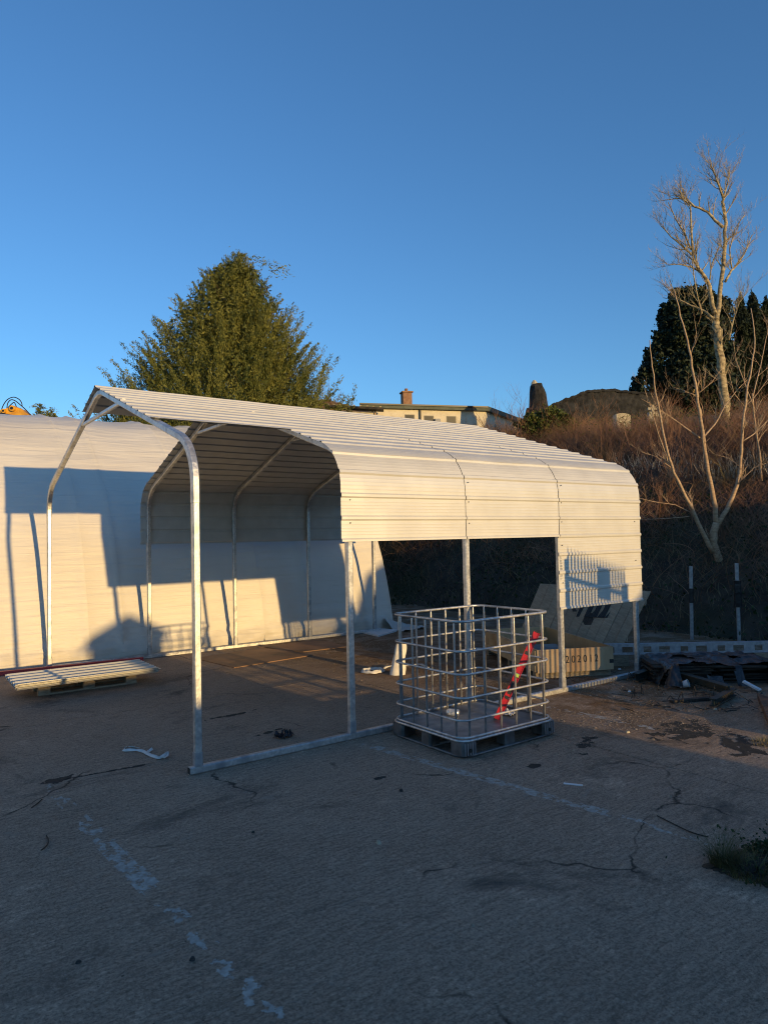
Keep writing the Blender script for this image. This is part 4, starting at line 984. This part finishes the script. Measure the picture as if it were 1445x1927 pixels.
def plume_tree(name, label, c, prof, seed, mkey, nbr, per, ln, leaf, updir=.8, trunk_h=None, side=None, lean=(0, 0), width=.11, core=0, aspect=.42):
    """conifer: plumes that sweep up and out from the stem to the crown surface"""
    rg = np.random.default_rng(seed); root = empty(name, c, 0, label, 'tree'); zs = [p[0] for p in prof]; rs = [p[1] for p in prof]; zmax = zs[-1]
    P_, D_, S_ = [], [], []
    cnt = 0
    while cnt < nbr:
        z = rg.uniform(zs[0], zmax); r = np.interp(z, zs, rs)
        if rg.random() > (r/max(rs))**.7+.12: continue
        a = rg.uniform(0, 2*np.pi); cnt += 1
        lead = rg.random() < .13
        rr_ = r*(rg.uniform(1.0, 1.22) if lead else rg.uniform(.74, 1.04) if rg.random() < .8 else rg.uniform(.35, .8))*(1+.24*noise.noise(Vector((math.cos(a)*1.9, math.sin(a)*1.6, z*.55+seed))))
        cx, cy = lean[0]*(1-z/zmax), lean[1]*(1-z/zmax)
        tip = np.array([cx+math.cos(a)*rr_, cy+math.sin(a)*rr_, z]); out = np.array([math.cos(a), math.sin(a), 0])
        d = out*rg.uniform(.45, .9)+np.array([0, 0, updir*rg.uniform(.5, 1.1)])+rg.normal(0, .15, 3)
        if side is not None: d += np.array(side)*rg.uniform(.2, .6)
        d /= np.linalg.norm(d); L = ln*(rg.uniform(1.0, 1.5) if lead else rg.uniform(.6, 1.25))
        t = rg.uniform(0, 1, per); wid = width*L*(1-t*.88)+.01
        q = tip[None]-d[None]*((1-t)*L)[:, None]+rg.normal(0, 1, (per, 3))*wid[:, None]*.9
        q[:, 2] -= .12*L*(1-t)*(1-t)
        P_.append(q); D_.append(np.tile(d, (per, 1))+rg.normal(0, .35, (per, 3))); S_.append(leaf*rg.uniform(.6, 1.3, per)*(1-.35*t))
    if core:
        k = core; z = rg.uniform(zs[0], zmax*.95, k); r = np.interp(z, zs, rs)*rg.uniform(.25, .78, k); a = rg.uniform(0, 2*np.pi, k)
        P_.append(np.stack([np.cos(a)*r+lean[0]*(1-z/zmax), np.sin(a)*r+lean[1]*(1-z/zmax), z], 1)); D_.append(rg.normal(0, 1, (k, 3))); S_.append(np.full(k, leaf*1.5))
    leafquads('crown', np.concatenate(P_), np.concatenate(S_), mkey, rg, parent=root, dirs=np.concatenate(D_), aspect=aspect)
    b = MB(); b.tube([(0, 0, 0), (.0, 0, zmax*.5), (lean[0]*.1, 0, zmax*.93)], [.28, .16, .03], 8); b.build('trunk', M['bark_s'], root, smooth=True)
    # dark inner boughs so the heart of the crown is not empty
    rr = random.Random(seed); b = MB()
    for k in range(70):
        z = rr.uniform(zs[0], zmax*.92); r = float(np.interp(z, zs, rs))*.6; a = rr.uniform(0, 6.283); b.tube([(0, 0, z-.6), (math.cos(a)*r*.5, math.sin(a)*r*.5, z-.25), (math.cos(a)*r, math.sin(a)*r, z+.25)], [.05, .03, .01], 4, cap=False)
    b.build('boughs', M['bough'], root)
    return root
cc = at(455, 1020, 20.5); cc.z = 0
plume_tree('leylandii_tree', 'large dense green conifer standing behind the polytunnel', cc, [(.8, 2.8), (2.0, 3.3), (4.0, 3.7), (5.6, 3.65), (7.0, 3.1), (8.2, 2.25), (9.2, 1.5), (9.8, .95), (10.5, .15)], 4, 'conifer', 1700, 300, 1.75, .10, 1.05, lean=(-1.0, .7), width=.066, side=(-.10, .06, 0), core=26000, aspect=.30)
for i, (x, y, lab) in enumerate([(76, 758, 'left one of two small distant conifer tips above the polytunnel'), (97, 762, 'right one of two small distant conifer tips above the polytunnel')]):
    d = 38; t = at(x, y, d); H = t.z
    plume_tree('distant_conifer', lab, (t.x, t.y, 0), [(.5, 1.9), (H*.5, 1.35), (H*.9, .55), (H, .08)], 30+i, 'conifer', 420, 40, .55, .12, .25, width=.13, core=2500)
def blob_tree(name, label, c, lobes, seed, mkey, n, leaf, trunk=None, cat='tree'):
    rg = np.random.default_rng(seed); root = empty(name, c, 0, label, cat); P_ = []
    vol = np.array([l[3]*l[4] for l in lobes]); vol = vol/vol.sum()
    for (x, y, z, rx, rz), f in zip(lobes, vol):
        k = int(n*f); d = rg.normal(0, 1, (k, 3)); d /= np.linalg.norm(d, axis=1)[:, None]; rad = rg.uniform(.55, 1, k)**.45
        bump = np.array([1+.36*noise.noise(Vector((*(v*2.2+seed),)))+.24*noise.noise(Vector((*(v*5.1+seed),))) for v in d])
        P_.append(d*(rad*bump)[:, None]*np.array([rx, rx, rz])+np.array([x, y, z]))
    P_ = np.concatenate(P_); leafquads('crown', P_, leaf*rg.uniform(.6, 1.4, len(P_)), mkey, rg, parent=root, aspect=.7)
    H = max(l[2] for l in lobes); b = MB(); b.tube([(0, 0, -.1), (.05, 0, H*.5), (0, 0, H)], [trunk or .3, (trunk or .3)*.7, .05], 8); b.build('trunk', M['bark_s'], root, smooth=True)
    for l in lobes:
        b = MB(); b.tube([(0, 0, max(.3, l[2]*.5)), (l[0]*.6, l[1]*.6, l[2]*.8), (l[0], l[1], l[2])], [.12, .08, .04], 5); b.build('limb', M['bark_s'], root)
    return root
# dark evergreens in the churchyard
d = 33; c = at(1300, 790, d); c.z = float(terrain(c.x, c.y)); px = d/F_PX
Rt = Vector((_r.x, _r.y, 0)).normalized()
def lob(x, y, rx, rz, dd=0): v = at(x, y, d); o = v-c; o = Rt*o.dot(Rt)+Vector((0, 0, o.z)); return (o.x+_f.x*dd, o.y+_f.y*dd, o.z, rx*px, rz*px)
blob_tree('yew_tree', 'broad black-green evergreen behind the tall bare tree', c, [lob(1305, 620, 62, 82), lob(1290, 590, 45, 50), lob(1335, 600, 48, 62, .5), lob(1255, 680, 42, 62), lob(1225, 725, 36, 40), lob(1205, 755, 22, 24), lob(1300, 720, 70, 60, -.4), lob(1350, 700, 45, 70), lob(1262, 590, 22, 22)], 6, 'yew', 60000, .16)
for i, (x, top, w, lab) in enumerate([(1402, 545, 15, 'first dark columnar conifer right of the broad evergreen'), (1424, 540, 17, 'second dark columnar conifer near the right edge'), (1450, 552, 20, 'third dark columnar conifer cut by the right edge')]):
    c2 = at(x, 800, 34); c2.z = float(terrain(c2.x, c2.y)); H = at(x, top, 34).z-c2.z; k = 34/F_PX
    plume_tree('columnar_conifer', lab, c2, [(.3, w*k*1.2), (H*.4, w*k*1.45), (H*.8, w*k*.95), (H, .05)], 60+i, 'yew', 520, 70, 1.2, .14, 1.6, width=.07, core=3000)
c = at(1028, 806, 25); c.z = float(terrain(c.x, c.y)); k = 25/F_PX; zt = at(1028, 768, 25).z-c.z
def lb(x, rx, top): o = Rt*((x-1028)*k); z = at(1028, top, 25).z-c.z; return (o.x, o.y, z-rx*.8*k, rx*k, rx*.8*k)
blob_tree('round_shrub', 'rounded green shrub on the bank in front of the ruined tower', c, [lb(1028, 34, 770), lb(1060, 28, 782), lb(1000, 26, 778), lb(1045, 30, 772), lb(1015, 28, 790), lb(1065, 22, 795)], 17, 'shrub', 9000, .10, .08, cat='shrub')

# ------------------------------------------------------------------ churchyard wall, tower stump, headstones
def stonewall():
    pts = [(1040, 764, 31), (1075, 750, 31), (1106, 737, 31), (1150, 736, 31.5), (1210, 741, 32), (1300, 752, 32.5), (1400, 758, 33), (1500, 760, 33)]
    o = empty('churchyard_wall', at(1040, 790, 31), 0, 'dark rubble stone wall on top of the hill left of the evergreens', 'wall'); o0 = o.location.copy(); rr = random.Random(3)
    fine = []
    for (x0, y0, d0), (x1, y1, d1) in zip(pts[:-1], pts[1:]):
        for k in range(8): t = k/8; fine.append((x0+(x1-x0)*t, y0+(y1-y0)*t+rr.uniform(-1.0, 1.0), d0+(d1-d0)*t))
    nb = MB(); V = []; nn = len(fine)
    for x, y, dd in fine:
        tp = at(x, y, dd)-o0; bt = Vector((tp.x, tp.y, float(terrain(tp.x+o0.x, tp.y+o0.y))-o0.z-.3)); bk = Vector((_f.x, _f.y, 0))*.55; V += [bt, tp, tp+bk, bt+bk]
    F = []
    for i in range(nn-1):
        for j in range(4): F.append((4*i+j, 4*i+(j+1) % 4, 4*i+4+(j+1) % 4, 4*i+4+j))
    F += [(0, 1, 2, 3), tuple(4*(nn-1)+j for j in range(4))]; nb.add(V, F); nb.build('masonry', M['stone'], o)
    cp = None
    for i in range(0, nn-1):
        x, y, dd = fine[i]; q = at(x, y, dd)-o0; q2 = at(fine[i+1][0], fine[i+1][1], dd)-o0; b = MB(); b.beam(q+Vector((0, 0, .03))+Vector((_f.x, _f.y, 0))*.27, q2+Vector((0, 0, .03+rr.uniform(-.02, .03)))+Vector((_f.x, _f.y, 0))*.27, .62, rr.uniform(.08, .14)); b.build('coping_stone', M['stone'], o)
stonewall()
def tower():
    d = 36; k = d/F_PX; o0 = at(1008, 800, d); o0.z = float(terrain(o0.x, o0.y)); o = empty('ruined_tower', o0, 0, 'dark tapering stump of a ruined stone tower with a pale cap stone', 'tower'); rr = random.Random(8)
    levels = [(820, 985, 1040), (790, 986, 1036), (770, 989, 1031), (768, 995, 1030), (740, 996, 1027), (735, 996, 1024), (728, 997, 1021), (724, 1000, 1019)]; n = 14; V = []; F = []
    for y, xa, xb in levels:
        cx, w = (xa+xb)/2, (xb-xa)/2*k; ctr = at(cx, y, d)-o0
        for j in range(n): a_ = j*6.283/n; s = 1+rr.uniform(-.06, .06); V.append(ctr+Vector((math.cos(a_)*w*s, math.sin(a_)*w*s, rr.uniform(-.06, .06))))
    for i in range(len(levels)-1):
        for j in range(n): F.append((i*n+j, i*n+(j+1) % n, (i+1)*n+(j+1) % n, (i+1)*n+j))
    F.append(tuple((len(levels)-1)*n+j for j in range(n))); b = MB(); b.add(V, F); b.build('masonry', M['stone'], o)
    c = at(1005, 720, d)-o0; b = MB(); b.tube([c-Vector((0, 0, .12)), c, c+Vector((0, 0, .12))], [.17, .15, .06], 8); b.build('cap_stone', M['headstone'], o)
    for (x, y, s) in [(1029, 772, .16), (1022, 757, .12)]:
        q = at(x, y, d)-o0; b = MB(); b.box(q, (s*2, s*2, s*1.3), Matrix.Rotation(.4, 3, 'Z')); b.build('stone_block', M['stone'], o)
tower()
def headstones():
    d = 24.5; k = d/F_PX
    def st(x0, x1, y0, y1, lab, cross=False):
        c = at((x0+x1)/2, y1, d); c.z = float(terrain(c.x, c.y)); w = (x1-x0)*k; tz = at((x0+x1)/2, y0, d).z-c.z; o = empty('headstone', c, math.atan2(Rt.y, Rt.x), lab, 'headstone')
        if cross:
            h0 = tz-(y1-y0)*k
            MB().box((0, 0, (h0+.12)/2), (.40, .28, h0+.12), taper=.75).build('plinth', M['headstone'], o); MB().box((0, 0, (h0+.12+tz)/2), (.085, .09, tz-h0-.12)).build('shaft', M['headstone'], o)
            MB().box((-.105, 0, tz-.13), (.12, .088, .085)).build('arm', M['headstone'], o); MB().box((.105, 0, tz-.13), (.12, .088, .085)).build('arm', M['headstone'], o)
        else:
            n = 9; tp = [(w/2*math.cos(math.pi*i/(n-1)), tz-.10+.10*math.sin(math.pi*i/(n-1))) for i in range(n)]; poly = [(w/2, 0)]+tp+[(-w/2, 0)]; m = len(poly); b = MB(); b.add([(x, -.06, z) for x, z in poly]+[(x, .06, z) for x, z in poly], [tuple(range(m)), tuple(range(m, 2*m))[::-1]]+[(i, (i+1) % m, (i+1) % m+m, i+m) for i in range(m)]); b.build('slab', M['headstone'], o)
    st(1153, 1185, 778, 790, 'wide plain headstone showing above the scrub'); st(1236, 1258, 777, 790, 'small leaning headstone right of the stone cross'); st(1217, 1238, 762, 782, 'pale stone cross on a stepped base above the scrub', True)
headstones()

# ------------------------------------------------------------------ houses on the hill
def hill_house():
    d0, d1, d2 = 38.4, 40.0, 44.2
    A, B, C = at(696, 767, d0), at(912, 771, d1), at(972, 791, d2); zt = B.z-.1
    zg = float(terrain(B.x, B.y))-.5; B0 = Vector((B.x, B.y, zg)); o = empty('bungalow', B0, 0, 'cream flat-roofed bungalow on the hill with three dark windows', 'house')
    def P(v, z): return Vector((v.x-B.x, v.y-B.y, z-zg))
    D = A+(C-B); b = MB(); vs = [P(v, z) for z in (zg, zt) for v in (A, B, C, D)]
    b.add(vs, [(0, 1, 5, 4), (1, 2, 6, 5), (2, 3, 7, 6), (3, 0, 4, 7), (4, 5, 6, 7)]); b.build('wall', M['cream'], o)
    ud = (B-A); ud.z = 0; ud.normalize(); vd = (C-B); vd.z = 0; vd.normalize(); e = .35
    cs = [A-ud*e-vd*e, B+ud*e-vd*e, C+ud*e+vd*e, D-ud*e+vd*e]; b = MB(); b.add([P(v, zt+.002) for v in cs]+[P(v, zt+.26) for v in cs], [(3, 2, 1, 0), (4, 5, 6, 7), (0, 1, 5, 4), (1, 2, 6, 5), (2, 3, 7, 6), (3, 0, 4, 7)]); rf = b.build('roof', M['fascia'], o)
    b = MB(); b.beam(P(cs[0], zt+.20)-Vector((vd.x, vd.y, 0))*.05, P(cs[1], zt+.20)-Vector((vd.x, vd.y, 0))*.05, .10, .08); b.build('gutter', M['hose'], rf)
    nrm = Vector((ud.y, -ud.x, 0))
    if nrm.dot(CAM-B) < 0: nrm = -nrm
    rz = math.atan2(ud.y, ud.x); Mz = Matrix.Rotation(rz, 3, 'Z')
    def wp(x, y):   # hit of a pixel ray with the front wall plane
        r_ = ray(x, y); t = (A-CAM).dot(nrm)/r_.dot(nrm); return CAM+r_*t
    for x0, x1, y0, y1 in [(762, 780, 780, 797), (798, 816, 782, 799), (840, 858, 783, 800)]:
        a_, b_ = wp(x0, y0), wp(x1, y1); c = (a_+b_)/2; w = Vector((b_.x-a_.x, b_.y-a_.y, 0)).length; h = abs(a_.z-b_.z); f = MB(); q = P(c, c.z)
        f.box(q+nrm*.0, (w, .06, h), Mz); wi = f.build('window', M['hose'], o); g = MB(); g.box(q+nrm*.034, (w*.84, .02, h*.82), Mz); g.build('pane', M['glass'], wi); s = MB(); s.box(q+nrm*.06-Vector((0, 0, h/2+.04)), (w*1.15, .14, .07), Mz); s.build('sill', M['headstone'], wi)
    t, u_ = wp(790, 778), wp(790, 812); b = MB(); b.tube([P(t, zt)+nrm*.08, P(u_, u_.z-1.5)+nrm*.08], .05, 8); b.build('downpipe', M['hose'], o)
    a_ = wp(822, 793); b = MB(); b.box(P(a_, a_.z)+nrm*.10-Vector((0, 0, .25)), (.32, .18, .75), Mz); b.build('meter_box_and_shadow', M['render_wall0'], o)  # grey box also stands in for the meter box's shadow on the wall
    c = at(765, 767, 42); h = at(765, 740, 42).z-c.z; b = MB(); b.box(P(c, c.z+h/2-.2), (.55, .55, h+.4), Mz); ch = b.build('chimney', M['brick'], o); b = MB(); b.box(P(c, c.z+h+.04), (.68, .68, .08), Mz); b.build('chimney_cap', M['brick'], ch); b = MB(); b.tube([P(c, c.z+h+.08), P(c, c.z+h+.28)], .10, 8); b.build('chimney_pot', M['brick'], ch)
    c = at(843, 767, 41.2); b = MB(); b.tube([P(c, zt+.25), P(c, zt+.45), P(c, zt+.58), P(c, zt+.63)], [.22, .21, .13, .02], 10); b.build('roof_vent', M['galv_dull'], o, smooth=True)
M['render_wall0'] = mat('meter_shadow_grey', (.25, .26, .28), (.3, .3, .32), scale=4, rough=.7)
hill_house()
def lean_to():
    d = 36.5; A, B = at(618, 770, d), at(712, 776, d); zg = float(terrain(A.x, A.y))-.4; o0 = Vector((A.x, A.y, zg)); o = empty('lean_to', o0, 0, 'low lean-to shed with yellow and white panels left of the bungalow', 'shed')
    nrm = Vector((-_f.x, -_f.y, 0)).normalized()
    def wallpiece(x0, x1, y0, y1, nm, m, off=0, dd=.08):
        a_, b_ = at(x0, y0, d)-o0, at(x1, y1, d)-o0; b = MB(); v = [(a_.x, a_.y, a_.z), (b_.x, b_.y, a_.z), (b_.x, b_.y, b_.z), (a_.x, a_.y, b_.z)]; v = [Vector(q)+nrm*off for q in v]; b.add(v+[q-nrm*dd for q in v], [(0, 1, 2, 3), (7, 6, 5, 4), (0, 1, 5, 4), (1, 2, 6, 5), (2, 3, 7, 6), (3, 0, 4, 7)]); return b.build(nm, M[m], o)
    wallpiece(590, 706, 772, 850, 'back_wall', 'stone', -1.2, .2); wallpiece(617, 651, 774, 812, 'yellow_panel', 'yellow_panel', -.2); wallpiece(656, 704, 775, 820, 'white_panel', 'cream', .02); wallpiece(651.5, 655.5, 772, 820, 'post', 'hose', .03); wallpiece(704.5, 708.5, 772, 820, 'post', 'bark_s', .03)
    a_, b_ = at(612, 768, d)-o0, at(722, 774, d)-o0; b = MB(); v = [a_+nrm*.5, b_+nrm*.5, b_-nrm*1.6+Vector((0, 0, .25)), a_-nrm*1.6+Vector((0, 0, .25))]; b.add(v+[q+Vector((0, 0, .10)) for q in v], [(3, 2, 1, 0), (4, 5, 6, 7), (0, 1, 5, 4), (1, 2, 6, 5), (2, 3, 7, 6), (3, 0, 4, 7)]); r_ = b.build('roof', M['dark_board'], o)
    for i in range(9):
        p = v[0].lerp(v[1], (i+.5)/9); b = MB(); b.beam(p+Vector((0, 0, .13))+nrm*.03, p+Vector((0, 0, .15))-nrm*.6, .10, .06); b.build('roof_batten', M['bark'], r_)
lean_to()
def brown_roof():
    d = 47; R1, R2 = at(560, 742, d), at(612, 752, d); E1, E2 = at(540, 778, d-4), at(705, 776, d-4); zg = float(terrain(R1.x, R1.y))-.5; o0 = Vector((E1.x, E1.y, zg)); o = empty('cottage', o0, 0, 'brown tiled roof of a cottage showing behind the green conifer', 'house')
    bk = Vector((_f.x, _f.y, 0)).normalized()
    E1.z = E2.z = (E1.z+E2.z)/2; R1.z = R2.z
    E3, E4 = E2+bk*8, E1+bk*8; v = [q-o0 for q in (E1, E2, E3, E4, R1, R2)]; b = MB(); b.add(v, [(0, 1, 5, 4), (1, 2, 5), (2, 3, 4, 5), (3, 0, 4), (0, 3, 2, 1)]); rf = b.build('roof', M['tile'], o)
    for k in range(1, 9):
        t = k/9; a_, b_ = v[0].lerp(v[4], t), v[1].lerp(v[5], t); q = MB(); q.beam(a_+Vector((0, 0, .02))-bk*.03, b_+Vector((0, 0, .02))-bk*.03, .08, .05); q.build('tile_course', M['tile'], rf)
    b = MB(); w = [q+bk*.4 for q in (v[0], v[1])]+[q-bk*.4 for q in (v[2], v[3])]; b.add([Vector((q.x, q.y, 0)) for q in w]+[Vector((q.x, q.y, v[0].z-.02)) for q in w], [(0, 1, 5, 4), (1, 2, 6, 5), (2, 3, 7, 6), (3, 0, 4, 7)]); b.build('wall', M['cream'], o)
brown_roof()
# leafless smudge of bush between the conifer and the bungalow
c = at(640, 790, 44); rr = random.Random(77); c.z = float(terrain(c.x, c.y)); root = empty('bare_bush', c, 0, 'hazy leafless tree behind the conifer by the brown roof', 'tree'); b = MB(); z1 = at(620, 745, 44).z-c.z
b.tube([(0, 0, 0), (-.3, 0, z1*.5), (-.5, 0, z1*.8)], [.12, .08, .04], 6); b.build('trunk', M['bark_s'], root); b = MB()
for k in range(16): twigs(b, Vector((-.45-.02*k, 0, z1*(.55+.02*k))), Vector((rr.uniform(-1, .8), rr.uniform(-1, 1), rr.uniform(.2, 1))), .03, rr.uniform(.9, 1.6), 0, rr, .3, 4, 2)
b.build('crown', M['twig'], root)

# ------------------------------------------------------------------ excavator arm above the tunnel
def excavator():
    d = 19.5; k = d/F_PX; base = at(-30, 1000, d); base.z = 0; o = empty('excavator', base, 0, 'yellow excavator boom with black hoses rising behind the polytunnel', 'excavator')
    def Q(x, y, dd=0): return at(x, y, d)-base+Vector((_f.x, _f.y, 0))*dd
    def plate(L, nm, m, th=.30, off=0):
        pts = [Q(x, y) for x, y in L]; n = len(pts); bk = Vector((_f.x, _f.y, 0))*th; of = Vector((_f.x, _f.y, 0))*off; b = MB(); b.add([p+of for p in pts]+[p+bk+of for p in pts], [tuple(range(n)), tuple(range(n, 2*n))[::-1]]+[(i, (i+1) % n, (i+1) % n+n, i+n) for i in range(n)]); return b.build(nm, M[m], o)
    plate([(-70, 830), (-30, 786), (2, 771), (22, 766), (40, 769), (58, 783), (75, 806), (55, 812), (35, 798), (8, 800), (-25, 818), (-55, 860)], 'boom', 'yellow')
    plate([(52, 786), (66, 790), (120, 900), (112, 905)], 'stick', 'yellow', .22, .04)
    for x, y, r_ in ((26, 769, 5.5), (10, 774, 4)):
        b = MB(); b.tube([Q(x, y, -.08), Q(x, y, .38)], r_*k, 14); b.build('pivot_pin', M['yellow'], o); b = MB(); b.tube([Q(x, y, -.10), Q(x, y, -.085)], r_*k*.5, 10); b.build('pin_end', M['hose'], o)
    b = MB(); b.tube([Q(4, 779, -.06), Q(28, 784, -.06)], 2.2*k, 8); b.build('ram', M['hose'], o)
    for L in ([(-2, 775), (4, 760), (12, 750), (23, 746), (33, 750), (38, 757), (39, 764)], [(10, 768), (12, 757), (18, 751), (26, 753), (36, 761), (46, 770), (57, 782)], [(12, 766), (18, 760), (24, 756), (28, 764), (31, 768)]):
        P_ = [Q(x, y, .1) for x, y in L]; out = []
        for i in range(len(P_)-1):
            p0, p1, p2, p3 = P_[max(i-1, 0)], P_[i], P_[i+1], P_[min(i+2, len(P_)-1)]
            for kk in range(5): t = kk/5; out.append(.5*((2*p1)+(p2-p0)*t+(2*p0-5*p1+4*p2-p3)*t*t+(3*p1-p0-3*p2+p3)*t**3))
        out.append(P_[-1]); b = MB(); b.tube(out, .9*k, 8); b.build('hydraulic_hose', M['hose'], o, smooth=True)
    r0 = Vector((_r.x, _r.y, 0)); mz = Matrix.Rotation(math.atan2(_r.y, _r.x), 3, 'Z'); q = Q(-55, 860)
    MB().box((q.x-.5, q.y+.4, 1.35), (1.6, 1.4, 1.0), mz).build('engine_body', M['yellow'], o); MB().box((q.x+.2, q.y-.2, 1.9), (.8, .9, 1.4), mz).build('cab', M['glass'], o)
    for s in (-1, 1): MB().box((q.x-.2-_f.x*s*.6, q.y+.2-_f.y*s*.6, .4), (2.2, .45, .8), mz).build('track', M['hose'], o)
    b = MB(); b.tube([Vector((q.x-.2, q.y+.2, .75)), Vector((q.x-.2, q.y+.2, .87))], .5, 12); b.build('slew_ring', M['hose'], o)
excavator()
#@@END
# ------------------------------------------------------------------ off-camera: gate, walls and houses behind the photographer
M['render_wall'] = mat('grey_render', (.30, .29, .27), (.38, .37, .34), scale=4, rough=.9, bump=.3)
M['dark_roof'] = mat('dark_slate', (.05, .05, .055), (.08, .08, .085), scale=8, rough=.7)
def make_gate():
    A = Vector((4.80, -3.0, 0)); B = Vector((6.22, -5.75, 0)); d = (B-A); L = d.length; rz = math.atan2(d.y, d.x)
    g = empty('palisade_gate', A, rz, 'open galvanised palisade gate with a sign at the right of the yard', 'gate')
    MB().beam((0, 0, .05), (0, 0, 1.90), .07).build('gate_post', M['galv_dull'], g)
    MB().beam((L-.25, 0, .05), (L-.25, 0, 1.80), .09).build('gate_post', M['galv_dull'], g)
    for z in (.35, 1.67): MB().beam((.036, 0, z), (L-.296, 0, z), .05).build('rail', M['galv_dull'], g)
    p0 = None
    for k in range(19):
        if p0 is None:
            q = MB(); q.box((0, -.035, 1.0), (.068, .014, 1.86)); q.add([(-.034, -.042, 1.93), (.034, -.042, 1.93), (0, -.035, 2.08), (-.034, -.028, 1.93), (.034, -.028, 1.93)], [(0, 1, 2), (3, 2, 4), (0, 2, 3), (1, 4, 2)]); o = p0 = q.build('pale', M['galv_dull'], g)
        else: o = p0.copy(); COL.objects.link(o)
        o.location.x = .14+k*.152
    MB().box((L*.54, .03, 1.72), (.52, .006, .40)).build('sign_board', M['render_wall'], g)
make_gate()
def wall(x0, x1, h, y=-14.0, lab=''):
    q = MB(); q.box(((x0+x1)/2, y, h/2), (x1-x0, .25, h)); q.box(((x0+x1)/2, y, h+.03), (x1-x0-.01, .33, .06)); q.build('yard_wall', M['render_wall'], label=lab, cat='wall')
wall(-30, 2.3, 1.99, lab='high rendered wall behind the photographer'); wall(2.31, 4.3, 1.50, lab='lower rendered wall behind the photographer beside the gateway'); wall(4.31, 6.4, 1.12, lab='lowest step of the rendered wall behind the photographer')
def gable(x0, x1, y0, y1, h, hr, lab):
    o = empty('shed', (x0, y0, 0), 0, lab, 'shed'); w = x1-x0; l = y1-y0
    q = MB(); q.add([(0, 0, 0), (w, 0, 0), (w, l, 0), (0, l, 0), (0, 0, h), (w, 0, h), (w, l, h), (0, l, h), (w/2, 0, hr), (w/2, l, hr)], [(0, 1, 5, 8, 4), (2, 3, 7, 9, 6), (1, 2, 6, 5), (3, 0, 4, 7), (4, 8, 9, 7), (8, 5, 6, 9)]); q.build('wall', M['render_wall'], o)
    q = MB()
    for s in (0, 1):
        xa, xb = ((-.12, w/2) if s == 0 else (w+.12, w/2)); za = h-.08+.02
        q.add([(xa, -.12, za), (xb, -.12, hr+.03), (xb, l+.12, hr+.03), (xa, l+.12, za), (xa, -.12, za+.04), (xb, -.12, hr+.07), (xb, l+.12, hr+.07), (xa, l+.12, za+.04)], [(0, 1, 2, 3), (4, 5, 6, 7), (0, 1, 5, 4), (2, 3, 7, 6), (0, 3, 7, 4), (1, 2, 6, 5)])
    q.build('roof', M['dark_roof'], o)
gable(2.1, 3.15, -16.4, -14.5, 2.62, 2.86, 'small shed behind the high wall behind the photographer')
gable(6.65, 8.4, -16.4, -14.2, 2.35, 2.75, 'small shed beside the house behind the photographer')
def big_house():
    o = empty('house', (7.9, -24, 0), 0, 'rendered house behind the photographer', 'house')
    MB().box((9, 4, 1.8), (18, 8, 3.6)).build('wall', M['render_wall'], o)
    q = MB(); q.add([(-.3, -.3, 3.5), (18.3, -.3, 3.5), (18.3, 8.3, 3.5), (-.3, 8.3, 3.5), (1.6, 4, 4.75), (16, 4, 4.75)], [(0, 1, 5, 4), (1, 2, 5), (2, 3, 4, 5), (3, 0, 4), (0, 3, 2, 1)]); q.build('roof', M['dark_roof'], o)
big_house()
